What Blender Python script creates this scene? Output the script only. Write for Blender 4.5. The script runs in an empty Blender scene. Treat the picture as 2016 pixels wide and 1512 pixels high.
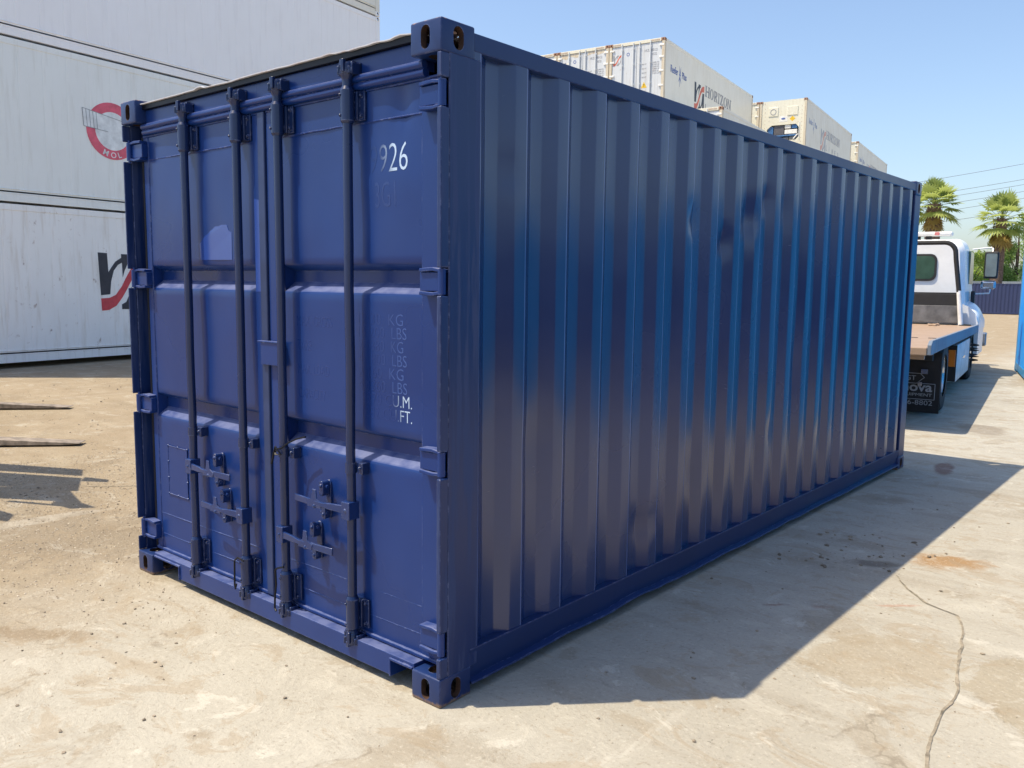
import bpy, bmesh, math, random
from mathutils import Vector, Matrix, noise as mnoise

random.seed(7)
R = math.radians
S = bpy.context.scene
COL = S.collection

# ------------------------------------------------------------------ camera
cam = bpy.data.cameras.new("camera")
cam.sensor_width = 36.0
cam.lens = 36.0 * 1671.96 / 2016.0
cam.clip_start = 0.05
cam.clip_end = 3000.0
cam_ob = bpy.data.objects.new("camera", cam)
COL.objects.link(cam_ob)
_y, _p, _r = 2.27334585, -0.117453835, 0.0120079146
_f = Vector((math.cos(_y) * math.cos(_p), math.sin(_y) * math.cos(_p), math.sin(_p)))
_rt = Vector((math.sin(_y), -math.cos(_y), 0.0))
_u = _rt.cross(_f)
_r2 = _rt * math.cos(_r) + _u * math.sin(_r)
_u2 = -_rt * math.sin(_r) + _u * math.cos(_r)
M = Matrix((( _r2.x, _u2.x, -_f.x, 2.22855), (_r2.y, _u2.y, -_f.y, -2.22074), (_r2.z, _u2.z, -_f.z, 1.65072), (0, 0, 0, 1)))
cam_ob.matrix_world = M
S.camera = cam_ob

# ------------------------------------------------------------------ sky, sun, exposure
SUN = Vector((-0.855, -0.88, 2.591)).normalized()
W = bpy.data.worlds.new("World")
S.world = W
W.use_nodes = True
nt = W.node_tree
bg = nt.nodes["Background"]
sky = nt.nodes.new("ShaderNodeTexSky")
sky.sky_type = 'NISHITA'
sky.sun_disc = False
sky.sun_elevation = math.asin(SUN.z)
sky.sun_rotation = math.atan2(SUN.x, SUN.y)
sky.altitude = 0
sky.air_density = 1.0
sky.dust_density = 1.9
sky.ozone_density = 2.2
nt.links.new(sky.outputs[0], bg.inputs[0])
bg.inputs[1].default_value = 0.15
sun = bpy.data.lights.new("sun", 'SUN')
sun.energy = 4.6
sun.angle = R(0.5)
sun.color = (1.0, 0.865, 0.655)
sun_ob = bpy.data.objects.new("sun", sun)
COL.objects.link(sun_ob)
sun_ob.rotation_euler = SUN.to_track_quat('Z', 'Y').to_euler()
sun_ob.location = SUN * 60
S.view_settings.view_transform = 'Standard'
S.view_settings.look = 'None'
S.view_settings.exposure = 0.55
S.view_settings.gamma = 1.0

# ------------------------------------------------------------------ node helpers and materials
class NT:
    def __init__(self, m):
        self.t = m.node_tree
        self.bsdf = self.t.nodes["Principled BSDF"]
    def n(self, kind, **kw):
        nd = self.t.nodes.new(kind)
        for k, v in kw.items():
            setattr(nd, k, v)
        return nd
    def l(self, a, b):
        self.t.links.new(a, b)
    def coords(self, world=False, scale=(1, 1, 1)):
        mp = self.n("ShaderNodeMapping")
        if world:
            self.l(self.n("ShaderNodeNewGeometry").outputs["Position"], mp.inputs[0])
        else:
            self.l(self.n("ShaderNodeTexCoord").outputs["Object"], mp.inputs[0])
        mp.inputs["Scale"].default_value = scale
        return mp.outputs[0]
    def noise(self, vec, scale, detail=4, rough=0.55, dist=0.0):
        nd = self.n("ShaderNodeTexNoise")
        self.l(vec, nd.inputs["Vector"])
        nd.inputs["Scale"].default_value = scale
        nd.inputs["Detail"].default_value = detail
        nd.inputs["Roughness"].default_value = rough
        nd.inputs["Distortion"].default_value = dist
        return nd.outputs[0]
    def rng(self, v, a, b, c=0.0, d=1.0, smooth=False):
        nd = self.n("ShaderNodeMapRange")
        if smooth:
            nd.interpolation_type = 'SMOOTHSTEP'
        self.l(v, nd.inputs[0])
        for i, x in zip((1, 2, 3, 4), (a, b, c, d)):
            nd.inputs[i].default_value = x
        return nd.outputs[0]
    def math(self, op, a, b=0.0, c=None):
        nd = self.n("ShaderNodeMath", operation=op)
        for i, x in enumerate((a, b, c)):
            if x is None:
                continue
            if isinstance(x, (int, float)):
                nd.inputs[i].default_value = x
            else:
                self.l(x, nd.inputs[i])
        return nd.outputs[0]
    def mix(self, fac, a, b, blend='MIX'):
        nd = self.n("ShaderNodeMix", data_type='RGBA', blend_type=blend)
        for s, x in ((nd.inputs[0], fac), (nd.inputs[6], a), (nd.inputs[7], b)):
            if isinstance(x, (int, float)):
                s.default_value = x if s.type == 'VALUE' else (x, x, x, 1.0)
            elif isinstance(x, tuple):
                s.default_value = (*x, 1.0)
            else:
                self.l(x, s)
        return nd.outputs[2]
    def bump(self, h, strength, dist=0.01, normal=None):
        nd = self.n("ShaderNodeBump")
        nd.inputs["Strength"].default_value = strength
        nd.inputs["Distance"].default_value = dist
        self.l(h, nd.inputs["Height"])
        if normal is not None:
            self.l(normal, nd.inputs["Normal"])
        return nd.outputs[0]
    def out(self, **kw):
        for k, v in kw.items():
            s = self.bsdf.inputs[k.replace('_', ' ')]
            if isinstance(v, (int, float)):
                s.default_value = v
            elif isinstance(v, tuple):
                s.default_value = (*v, 1.0)
            else:
                self.l(v, s)

def newmat(name):
    m = bpy.data.materials.new(name)
    m.use_nodes = True
    return m, NT(m)

def plain(name, col, rough=0.5, metal=0.0, var=0.12, scale=6.0, bump=0.0):
    m, n = newmat(name)
    v = n.coords()
    nz = n.noise(v, scale, 5)
    c2 = tuple(x * (1 - 2 * var) for x in col)
    c3 = tuple(min(1, x * (1 + var)) for x in col)
    n.out(Base_Color=n.mix(n.rng(nz, 0.3, 0.7), c2, c3), Roughness=n.rng(nz, 0.3, 0.7, rough * 1.1, rough * 0.9), Metallic=metal)
    if bump:
        n.out(Normal=n.bump(n.noise(v, scale * 8, 4), bump, 0.004))
    return m

def weathered(name, col, rough=0.45, streak=(0.45, 0.38, 0.28), amount=0.35, rust=0.0, rustcol=(0.22, 0.09, 0.03), grime=0.2):
    """old paint: run-down streaks, blotches, rust flecks"""
    m, n = newmat(name)
    vs = n.coords(scale=(3.0, 3.0, 0.28))
    v = n.coords()
    s1 = n.noise(vs, 3.2, 6, 0.65)
    s2 = n.noise(v, 1.3, 5)
    f1 = n.math('MULTIPLY', n.rng(s1, 0.52, 0.80, 0, 1), amount)
    base = n.mix(f1, col, streak)
    dark = tuple(x * 0.72 for x in col)
    base = n.mix(n.math('MULTIPLY', n.rng(s2, 0.45, 0.75), grime), base, dark)
    if rust > 0:
        r1 = n.noise(v, 5.5, 8, 0.7, 0.6)
        r2 = n.noise(n.coords(scale=(4, 4, 0.8)), 2.2, 6, 0.7)
        rf = n.math('MULTIPLY', n.rng(r1, 0.66 - rust * 0.08, 0.70), n.rng(r2, 0.5, 0.62))
        base = n.mix(rf, base, rustcol)
    n.out(Base_Color=base, Roughness=n.rng(s2, 0.3, 0.7, rough * 0.85, min(1, rough * 1.25)))
    n.out(Normal=n.bump(n.noise(v, 2.0, 3), 0.12, 0.02))
    return m

def container_paint(name, c_lo, c_hi, rough_lo, rough_hi, streaks=False, rust_low=False, spec=0.5, dust=False, coat=0.0, wear=0.0, scuffs=False):
    """fresh dark blue spray paint: glossy with drier over-sprayed streaks"""
    m, n = newmat(name)
    v = n.coords()
    big = n.noise(v, 1.1, 4)
    fine = n.noise(v, 190, 3)
    sv = n.noise(n.coords(scale=(7, 7, 0.45)), 3.2, 7, 0.7)
    base = n.mix(n.rng(big, 0.35, 0.65), c_lo, c_hi)
    sc = n.noise(n.coords(scale=(1, 1, 1)), 34, 8, 0.75, 1.2)
    scr = n.math('MULTIPLY', n.rng(sc, 0.715, 0.73), 0.55)
    base = n.mix(scr, base, (0.10, 0.14, 0.27))
    ro = n.rng(big, 0.3, 0.7, rough_lo, rough_hi)
    if streaks:
        k = n.rng(sv, 0.50, 0.58)
        ro = n.mix(k, ro, n.math('ADD', ro, 0.25))
        base = n.mix(n.math('MULTIPLY', k, 0.75), base, (0.027, 0.047, 0.135))
    if rust_low:
        sep = n.n("ShaderNodeSeparateXYZ")
        n.l(n.coords(world=True), sep.inputs[0])
        rn = n.noise(v, 38, 6, 0.7)
        z = n.math('ADD', sep.outputs[2], n.math('MULTIPLY', n.math('SUBTRACT', rn, 0.5), 0.05))
        base = n.mix(n.rng(z, 0.018, 0.006), base, (0.23, 0.15, 0.09))
        base = n.mix(n.rng(z, 2.5895, 2.5955), base, (0.30, 0.17, 0.10))
        ro = n.mix(n.rng(z, 0.02, 0.008), ro, 0.8)
    if scuffs:
        # rubbed patches and short dark scrapes, thicker towards the middle of the wall
        k1 = n.rng(n.noise(n.coords(scale=(1, 1.6, 5.5)), 2.6, 9, 0.78, 0.8), 0.665, 0.70)
        base = n.mix(n.math('MULTIPLY', k1, 0.6), base, (0.022, 0.042, 0.13))
        ro = n.mix(k1, ro, 0.45)
        k2 = n.rng(n.noise(n.coords(scale=(1, 3.0, 1.2)), 5.5, 9, 0.8, 1.5), 0.705, 0.72)
        base = n.mix(n.math('MULTIPLY', k2, 0.75), base, (0.004, 0.006, 0.015))
    if wear > 0:
        # chipped and rubbed edges
        bv = n.n("ShaderNodeBevel", samples=4)
        bv.inputs["Radius"].default_value = 0.007
        dt = n.n("ShaderNodeVectorMath", operation='DOT_PRODUCT')
        n.l(bv.outputs[0], dt.inputs[0])
        n.l(n.n("ShaderNodeNewGeometry").outputs["Normal"], dt.inputs[1])
        ed = n.rng(dt.outputs["Value"], 0.985, 0.86)
        en = n.rng(n.noise(v, 26, 6, 0.7), 0.50, 0.60)
        em = n.math('MULTIPLY', n.math('MULTIPLY', ed, en), wear)
        base = n.mix(em, base, (0.16, 0.19, 0.34))
        en2 = n.rng(n.noise(v, 47, 5, 0.7), 0.64, 0.70)
        base = n.mix(n.math('MULTIPLY', n.math('MULTIPLY', ed, en2), wear), base, (0.16, 0.075, 0.04))
    if dust:
        # pale dust tint on upward faces, also painting the sun on the panel ledges
        sp_ = n.n("ShaderNodeSeparateXYZ")
        n.l(n.n("ShaderNodeNewGeometry").outputs["True Normal"], sp_.inputs[0])
        dm = n.math('MULTIPLY', n.rng(sp_.outputs[2], 0.45, 0.7), n.rng(n.noise(v, 14, 5), 0.25, 0.6, 0.05, 0.32))
        base = n.mix(dm, base, (0.30, 0.33, 0.50))
        ro = n.mix(dm, ro, 0.6)
    h1 = n.noise(v, 3.3, 2)
    nb = n.bump(h1, 0.10, 0.012)
    nb = n.bump(fine, 0.05, 0.0012, nb)
    n.out(Base_Color=base, Roughness=ro, Normal=nb)
    n.bsdf.inputs["Specular IOR Level"].default_value = spec
    n.bsdf.inputs["Coat Weight"].default_value = coat
    n.bsdf.inputs["Coat Roughness"].default_value = 0.12
    return m

NAVY = ((0.0060, 0.020, 0.090), (0.0085, 0.027, 0.112))
m_navy = container_paint("navy_paint_panel", *NAVY, 0.20, 0.30, spec=0.85, scuffs=True)
m_door = container_paint("navy_paint_door", (0.0056, 0.0255, 0.134), (0.0085, 0.035, 0.168), 0.24, 0.36, dust=True, spec=0.34, wear=0.8)
m_frame = container_paint("navy_paint_frame", *NAVY, 0.28, 0.42, rust_low=True, spec=0.42, wear=0.8)
m_post = container_paint("navy_paint_post", *NAVY, 0.3, 0.4, streaks=True, rust_low=True, spec=0.45, wear=1.0)
m_hard = container_paint("navy_paint_hardware", (0.008, 0.024, 0.105), (0.011, 0.033, 0.14), 0.2, 0.32, wear=0.8)
m_bar = container_paint("navy_paint_locking_bar", (0.0055, 0.016, 0.066), (0.008, 0.022, 0.09), 0.2, 0.32, wear=0.8)
m_dark = container_paint("dark_seal_and_shade", (0.002, 0.003, 0.007), (0.003, 0.004, 0.010), 0.4, 0.5, spec=0.25)  # seals and ties, and the painted shade under the roof edge
m_gasket = plain("door_gasket_painted", (0.014, 0.032, 0.11), 0.42)
m_rustdark = plain("rusty_pocket_inside", (0.05, 0.022, 0.012), 0.9, var=0.3, scale=30)
m_roofedge = weathered("sunlit_rusty_roof_edge", (0.50, 0.50, 0.54), 0.5, (0.30, 0.17, 0.11), 0.9, rust=1.0)  # pale base paints the sunlit lip; streaks and rust are wear
m_black = plain("blackened_rubber", (0.006, 0.006, 0.009), 0.7)
m_ghost = container_paint("ghost_lettering_blue", (0.006, 0.028, 0.145), (0.009, 0.037, 0.18), 0.22, 0.30)
m_ghost2 = plain("faded_lettering_blue", (0.10, 0.19, 0.50), 0.3)
m_letter = plain("lettering_pale", (0.55, 0.66, 0.80), 0.45, var=0.15, scale=40)

def fade_letters(name, x0, x1, c0, c1):
    """lettering that the blue spray has covered more and more towards the left"""
    m, n = newmat(name)
    sep = n.n("ShaderNodeSeparateXYZ")
    n.l(n.coords(), sep.inputs[0])
    f = n.rng(n.math('ADD', sep.outputs[0], n.math('MULTIPLY', n.math('SUBTRACT', n.noise(n.coords(), 9, 3), 0.5), 0.12)), x0, x1, smooth=True)
    n.out(Base_Color=n.mix(f, c0, c1), Roughness=0.30)
    n.bsdf.inputs["Specular IOR Level"].default_value = 0.42
    return m
m_fade = fade_letters("overspray_lettering", -0.40, -0.30, (0.0065, 0.029, 0.145), (0.42, 0.54, 0.72))
m_fade2 = fade_letters("overspray_small_lettering", -0.46, -0.24, (0.006, 0.027, 0.145), (0.045, 0.095, 0.30))
m_fade3 = fade_letters("overspray_volume_lettering", -0.36, -0.265, (0.007, 0.03, 0.16), (0.42, 0.54, 0.72))

m_white1 = weathered("reefer_white_rust_spots", (0.92, 0.905, 0.875), 0.35, (0.50, 0.40, 0.28), 0.5, rust=1.0, grime=0.15)
m_white2 = weathered("reefer_white_greenish", (0.86, 0.875, 0.84), 0.35, (0.50, 0.47, 0.38), 0.32, grime=0.12)
m_white3 = weathered("reefer_white_clean", (0.93, 0.915, 0.91), 0.35, (0.60, 0.55, 0.55), 0.25, grime=0.12)
m_cream = weathered("reefer_cream", (0.74, 0.72, 0.60), 0.4, (0.46, 0.36, 0.22), 0.4, rust=0.6)
m_creamside = weathered("reefer_cream_side", (0.80, 0.77, 0.67), 0.4, (0.55, 0.47, 0.35), 0.3)
m_reeferdoor = weathered("reefer_grey_door", (0.62, 0.66, 0.70), 0.45, (0.35, 0.30, 0.25), 0.5, rust=0.8)
m_reefertrim = weathered("reefer_rusty_trim", (0.62, 0.56, 0.44), 0.55, (0.30, 0.14, 0.06), 0.9, rust=1.2)
m_casting = weathered("rusty_casting", (0.36, 0.20, 0.13), 0.7, (0.18, 0.07, 0.03), 0.8, rust=1.2)
m_logonavy = plain("emblem_navy", (0.030, 0.034, 0.050), 0.5)
m_logored = plain("emblem_red", (0.62, 0.055, 0.075), 0.45)
m_logoorange = plain("emblem_orange", (0.66, 0.15, 0.08), 0.5)
m_fadegrey = plain("faded_grey_lettering", (0.30, 0.31, 0.34), 0.6)
m_fadeblue = plain("faded_blue_lettering", (0.10, 0.16, 0.42), 0.55)
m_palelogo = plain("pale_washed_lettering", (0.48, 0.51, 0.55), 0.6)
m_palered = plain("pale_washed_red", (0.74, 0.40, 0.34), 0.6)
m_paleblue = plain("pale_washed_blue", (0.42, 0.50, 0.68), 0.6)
m_yellow = plain("warning_yellow", (0.80, 0.52, 0.03), 0.5)
m_whitemark = plain("marking_white", (0.82, 0.82, 0.80), 0.45)
m_roundred = plain("roundel_red", (0.74, 0.12, 0.18), 0.45)
m_roundwhite = plain("roundel_white", (0.80, 0.83, 0.83), 0.45)
m_unitblue = plain("cooling_unit_blue", (0.05, 0.16, 0.38), 0.45)
m_mesh = plain("cooling_unit_mesh", (0.10, 0.10, 0.12), 0.7, scale=60)
m_cyan = weathered("cyan_container_paint", (0.012, 0.29, 0.80), 0.42, (0.03, 0.22, 0.40), 0.25)
m_cyandark = weathered("cyan_container_frame", (0.012, 0.21, 0.46), 0.4, (0.03, 0.16, 0.3), 0.25)
m_indigo = weathered("indigo_container_paint", (0.026, 0.040, 0.115), 0.4, (0.08, 0.09, 0.17), 0.3)
m_truckwhite = plain("truck_white", (0.80, 0.82, 0.83), 0.25, var=0.03)
m_truckblue = weathered("truck_side_rail_blue", (0.15, 0.19, 0.25), 0.55, (0.36, 0.29, 0.25), 0.9, rust=1.2)
m_deck = weathered("truck_deck_steel", (0.33, 0.235, 0.165), 0.5, (0.42, 0.34, 0.27), 0.5)
m_steel = plain("bare_steel_plate", (0.20, 0.20, 0.20), 0.42, 0.6, var=0.25, scale=5)
m_rubber = plain("tyre_rubber", (0.022, 0.022, 0.023), 0.8)
m_chassis = plain("chassis_black", (0.015, 0.015, 0.016), 0.6)
m_glass = plain("truck_window_glass", (0.05, 0.10, 0.075), 0.05)
m_mirror = plain("truck_mirror_glass", (0.16, 0.20, 0.20), 0.25)
m_palered2 = plain("light_bar_pale_red", (0.62, 0.20, 0.20), 0.35)
m_red = plain("tail_light_red", (0.65, 0.03, 0.04), 0.25)
m_amber = plain("marker_amber", (0.75, 0.20, 0.02), 0.3)
m_chrome = plain("chrome", (0.55, 0.57, 0.60), 0.15, 0.9)
m_toolbox = plain("toolbox_aluminium", (0.52, 0.58, 0.62), 0.35, 0.3)
m_wire = plain("power_cable_grey", (0.16, 0.17, 0.20), 0.6)
m_stone = plain("loose_stone", (0.28, 0.235, 0.18), 0.9, var=0.35, scale=9)
m_fork = plain("fork_steel", (0.36, 0.30, 0.24), 0.4, 0.25, var=0.3, scale=12)
m_orange = plain("forklift_orange", (0.62, 0.20, 0.02), 0.4)

# ------------------------------------------------------------------ mesh helpers
class MB:
    def __init__(self):
        self.v, self.f, self.s, self.mi = [], [], [], []
        self.cur = 0
    def add(self, vs, fs, smooth=False):
        o = len(self.v)
        self.v += [tuple(x) for x in vs]
        for f in fs:
            self.f.append([i + o for i in f])
            self.s.append(smooth)
            self.mi.append(self.cur)
        return self
    def box(self, x0, x1, y0, y1, z0, z1):
        vs = [(x0, y0, z0), (x1, y0, z0), (x1, y1, z0), (x0, y1, z0), (x0, y0, z1), (x1, y0, z1), (x1, y1, z1), (x0, y1, z1)]
        return self.add(vs, [(0, 3, 2, 1), (4, 5, 6, 7), (0, 1, 5, 4), (1, 2, 6, 5), (2, 3, 7, 6), (3, 0, 4, 7)])
    def obox(self, c, ax, ay, az):
        """box from centre and three half-axis vectors"""
        c, ax, ay, az = map(Vector, (c, ax, ay, az))
        vs = [c + sx * ax + sy * ay + sz * az for sz in (-1, 1) for sx, sy in ((-1, -1), (1, -1), (1, 1), (-1, 1))]
        return self.add(vs, [(0, 3, 2, 1), (4, 5, 6, 7), (0, 1, 5, 4), (1, 2, 6, 5), (2, 3, 7, 6), (3, 0, 4, 7)])
    def prism(self, pts, o, u, w, d, t):
        """2-D outline pts in the plane (u,w) at origin o, thickened by t along d"""
        o, u, w, d = map(Vector, (o, u, w, d))
        n = len(pts)
        a = [o + u * p[0] + w * p[1] for p in pts]
        b = [p + d * t for p in a]
        side = [(i, (i + 1) % n, n + (i + 1) % n, n + i) for i in range(n)]
        area = sum(pts[i][0] * pts[(i + 1) % n][1] - pts[(i + 1) % n][0] * pts[i][1] for i in range(n))
        flip = (u.cross(w).dot(d) > 0) == (area > 0)
        fs = [tuple(reversed(range(n))), tuple(range(n, 2 * n))] + side
        if not flip:
            fs = [tuple(reversed(f)) for f in fs]
        return self.add(a + b, fs)
    def tube(self, pts, r, n=12, cap=True, smooth=True):
        pts = [Vector(p) for p in pts]
        rs = r if isinstance(r, (list, tuple)) else [r] * len(pts)
        vs, prev = [], None
        for i, p in enumerate(pts):
            t = (pts[min(i + 1, len(pts) - 1)] - pts[max(i - 1, 0)])
            t = t.normalized() if t.length > 1e-9 else Vector((0, 0, 1))
            if prev is None:
                a = t.orthogonal().normalized()
            else:
                a = (prev - t * prev.dot(t))
                a = a.normalized() if a.length > 1e-6 else t.orthogonal().normalized()
            prev = a
            b = t.cross(a)
            for k in range(n):
                an = 2 * math.pi * k / n
                vs.append(p + (a * math.cos(an) + b * math.sin(an)) * rs[i])
        fs = []
        for i in range(len(pts) - 1):
            for k in range(n):
                k2 = (k + 1) % n
                fs.append((i * n + k, i * n + k2, (i + 1) * n + k2, (i + 1) * n + k))
        self.add(vs, fs, smooth)
        if cap:
            self.add(vs[:n], [tuple(reversed(range(n)))])
            self.add(vs[-n:], [tuple(range(n))])
        return self
    def lathe(self, prof, o, axis, n=20):
        """prof: list of (radius, height along axis)"""
        o, axis = Vector(o), Vector(axis).normalized()
        a = axis.orthogonal().normalized()
        b = axis.cross(a)
        vs = [o + axis * h + (a * math.cos(2 * math.pi * k / n) + b * math.sin(2 * math.pi * k / n)) * rr for rr, h in prof for k in range(n)]
        fs = []
        for i in range(len(prof) - 1):
            for k in range(n):
                k2 = (k + 1) % n
                fs.append((i * n + k, i * n + k2, (i + 1) * n + k2, (i + 1) * n + k))
        return self.add(vs, fs, True)
    def grid(self, fn, us, vs_, smooth=True):
        vs = [fn(u, v) for v in vs_ for u in us]
        n = len(us)
        fs = [(j * n + i, j * n + i + 1, (j + 1) * n + i + 1, (j + 1) * n + i) for j in range(len(vs_) - 1) for i in range(n - 1)]
        return self.add(vs, fs, smooth)
    def build(self, name, mats, parent=None, bevel=0.0, segs=2, sharp=35, weld=False):
        me = bpy.data.meshes.new(name)
        me.from_pydata(self.v, [], self.f)
        for p, s, mi in zip(me.polygons, self.s, self.mi):
            p.use_smooth = s
            p.material_index = mi
        for m in (mats if isinstance(mats, (list, tuple)) else [mats]):
            me.materials.append(m)
        if weld:
            bm = bmesh.new()
            bm.from_mesh(me)
            bmesh.ops.remove_doubles(bm, verts=bm.verts, dist=1e-5)
            bm.to_mesh(me)
            bm.free()
        if any(self.s):
            me.set_sharp_from_angle(angle=R(sharp))
        me.update()
        o = bpy.data.objects.new(name, me)
        COL.objects.link(o)
        if parent is not None:
            o.parent = parent
        if bevel:
            md = o.modifiers.new("bevel", 'BEVEL')
            md.width = bevel
            md.segments = segs
            md.limit_method = 'ANGLE'
            md.angle_limit = R(40)
        return o

def tag(o, label, cat, group=None, kind=None):
    if label:
        o["label"] = label
    if cat:
        o["category"] = cat
    if group:
        o["group"] = group
    if kind:
        o["kind"] = kind
    return o

def thing(name, label, cat, loc=(0, 0, 0), rz=0.0, group=None):
    o = bpy.data.objects.new(name, None)
    o.empty_display_size = 0.3
    COL.objects.link(o)
    o.location = loc
    o.rotation_euler = (0, 0, rz)
    return tag(o, label, cat, group)

def copy_tree(o, parent=None):
    c = o.copy()
    COL.objects.link(c)
    c.parent = parent
    for ch in list(o.children):
        copy_tree(ch, c)
    return c

def text_mesh(name, s, o, u, w, height, mat, parent, width=None, thick=0.0012, bold=0.0, anchor='l'):
    """flat lettering: lower corner o, reading direction u, up w, cap height in metres"""
    cu = bpy.data.curves.new(name, 'FONT')
    cu.body = s
    cu.extrude = 0.001
    cu.offset = bold
    cu.resolution_u = 3
    t = bpy.data.objects.new(name, cu)
    COL.objects.link(t)
    bpy.context.view_layer.update()
    me = bpy.data.meshes.new_from_object(t.evaluated_get(bpy.context.evaluated_depsgraph_get()))
    bpy.data.objects.remove(t)
    bpy.data.curves.remove(cu)
    xs = [v.co.x for v in me.vertices]
    ys = [v.co.y for v in me.vertices]
    x0, x1, y0, y1 = min(xs), max(xs), min(ys), max(ys)
    o, u, w = map(Vector, (o, u, w))
    d = u.cross(w)
    k = height / (y1 - y0)
    kx = k if width is None else width / (x1 - x0)
    off = (x1 - x0) * kx if anchor == 'r' else 0
    for v in me.vertices:
        z = thick if v.co.z > 0 else -0.001
        v.co = o + u * ((v.co.x - x0) * kx - off) + w * ((v.co.y - y0) * k) + d * z
    me.name = name
    me.materials.append(mat)
    ob = bpy.data.objects.new(name, me)
    COL.objects.link(ob)
    ob.parent = parent
    return ob

# ------------------------------------------------------------------ ground
def ground_z(x, y):
    return -0.0071 * max(0.0, y - 20.0) if y < 140 else -0.0071 * 120

def ground_material():
    m, n = newmat("yard_concrete_and_dust")
    p = n.coords(world=True)
    big = n.noise(p, 0.35, 6, 0.6, 0.4)
    mid = n.noise(p, 1.7, 8, 0.62, 0.3)
    mid2 = n.noise(n.coords(world=True, scale=(1, 1, 1)), 4.5, 9, 0.68, 0.6)
    fine = n.noise(p, 42, 6, 0.7)
    speck = n.noise(p, 160, 3, 0.6)
    sep = n.n("ShaderNodeSeparateXYZ")
    n.l(p, sep.inputs[0])
    x, y = sep.outputs[0], sep.outputs[1]
    # left part of the yard: dusty broken gravel; right part: worn concrete
    left = n.rng(n.math('ADD', n.math('MULTIPLY', x, -1.0), n.math('MULTIPLY', n.math('SUBTRACT', mid, 0.5), 2.2)), 1.0, 3.2, smooth=True)
    concrete = n.mix(n.rng(big, 0.32, 0.68), (0.315, 0.298, 0.254), (0.395, 0.378, 0.328))
    concrete = n.mix(n.math('MULTIPLY', n.rng(mid, 0.56, 0.60, smooth=True), 0.55), concrete, (0.28, 0.245, 0.188))
    concrete = n.mix(n.math('MULTIPLY', n.rng(mid2, 0.59, 0.64, smooth=True), 0.55), concrete, (0.49, 0.47, 0.415))
    concrete = n.mix(n.math('MULTIPLY', n.rng(mid2, 0.42, 0.34, smooth=True), 0.35), concrete, (0.28, 0.258, 0.215))
    dust = n.mix(n.rng(mid, 0.3, 0.7), (0.245, 0.193, 0.128), (0.33, 0.277, 0.20))
    dust = n.mix(n.math('MULTIPLY', n.rng(mid2, 0.56, 0.66), 0.4), dust, (0.37, 0.33, 0.255))
    dust = n.mix(n.math('MULTIPLY', n.rng(fine, 0.58, 0.72), 0.55), dust, (0.13, 0.10, 0.07))
    dust = n.mix(n.math('MULTIPLY', n.rng(speck, 0.60, 0.72), 0.55), dust, (0.50, 0.455, 0.375))
    base = n.mix(left, concrete, dust)
    # tyre sweeps: stretched bands
    sw = n.noise(n.coords(world=True, scale=(0.45, 2.6, 1)), 1.1, 5, 0.6, 0.3)
    base = n.mix(n.math('MULTIPLY', n.rng(sw, 0.52, 0.7), 0.42), base, (0.20, 0.162, 0.112))
    sw2 = n.noise(n.coords(world=True, scale=(2.4, 0.35, 1)), 1.0, 6, 0.65, 0.5)
    base = n.mix(n.math('MULTIPLY', n.rng(sw2, 0.60, 0.66, smooth=True), 0.40), base, (0.48, 0.46, 0.41))
    # spilled stains with their own shapes
    def blob(cx, cy, rx, ry, ang, col, amt, base, edge=0.35, warp=0.5):
        mp = n.n("ShaderNodeMapping", vector_type='TEXTURE')
        n.l(p, mp.inputs[0])
        mp.inputs["Location"].default_value = (cx, cy, 0)
        mp.inputs["Rotation"].default_value = (0, 0, R(ang))
        mp.inputs["Scale"].default_value = (rx, ry, 1)
        ln = n.n("ShaderNodeVectorMath", operation='LENGTH')
        n.l(mp.outputs[0], ln.inputs[0])
        d = n.math('ADD', ln.outputs["Value"], n.math('MULTIPLY', n.math('SUBTRACT', mid2, 0.5), warp * 2))
        return n.mix(n.math('MULTIPLY', n.rng(d, 1.0, 1.0 - edge, smooth=True), amt), base, col)
    base = blob(1.03, 3.33, 0.27, 0.20, 35, (0.27, 0.15, 0.05), 0.8, base, 0.5, 0.9)
    base = blob(0.70, 2.98, 0.17, 0.08, 35, (0.12, 0.10, 0.08), 0.7, base, 0.6, 1.0)
    base = blob(0.53, 1.95, 0.10, 0.025, 42, (0.17, 0.075, 0.055), 0.7, base, 0.7, 1.8)
    base = blob(0.70, 2.06, 0.10, 0.03, 42, (0.24, 0.125, 0.095), 0.5, base, 0.7, 1.8)
    base = blob(1.03, 2.38, 0.19, 0.025, 42, (0.33, 0.18, 0.125), 0.55, base, 0.7, 1.8)
    base = blob(0.30, 6.25, 0.10, 0.35, 10, (0.16, 0.08, 0.06), 0.75, base)
    base = blob(0.05, 9.0, 0.3, 0.5, 20, (0.17, 0.14, 0.11), 0.5, base)
    base = blob(1.78, 1.70, 0.30, 0.42, 10, (0.275, 0.235, 0.165), 0.6, base, 0.12, 0.8)
    base = blob(1.15, 1.62, 0.28, 0.42, -30, (0.285, 0.24, 0.17), 0.55, base, 0.2, 0.8)
    base = blob(-0.55, -0.72, 0.10, 0.05, 30, (0.21, 0.16, 0.10), 0.5, base, 0.7, 1.6)
    base = blob(-1.9, -0.75, 0.35, 0.10, 40, (0.20, 0.145, 0.085), 0.6, base, 0.7, 1.6)
    base = blob(-3.2, 0.4, 0.5, 0.12, 48, (0.22, 0.165, 0.10), 0.5, base, 0.7, 1.6)
    base = blob(-3.4, 0.0, 1.5, 0.75, 42, (0.185, 0.155, 0.115), 0.5, base, 0.6, 1.4)
    base = blob(-0.2, 15.5, 0.8, 1.5, 8, (0.24, 0.19, 0.14), 0.5, base, 0.6)
    # fine aggregate: dark and pale grains, tiny chips, hairline web
    ag = n.noise(p, 55, 3, 0.6)
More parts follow.
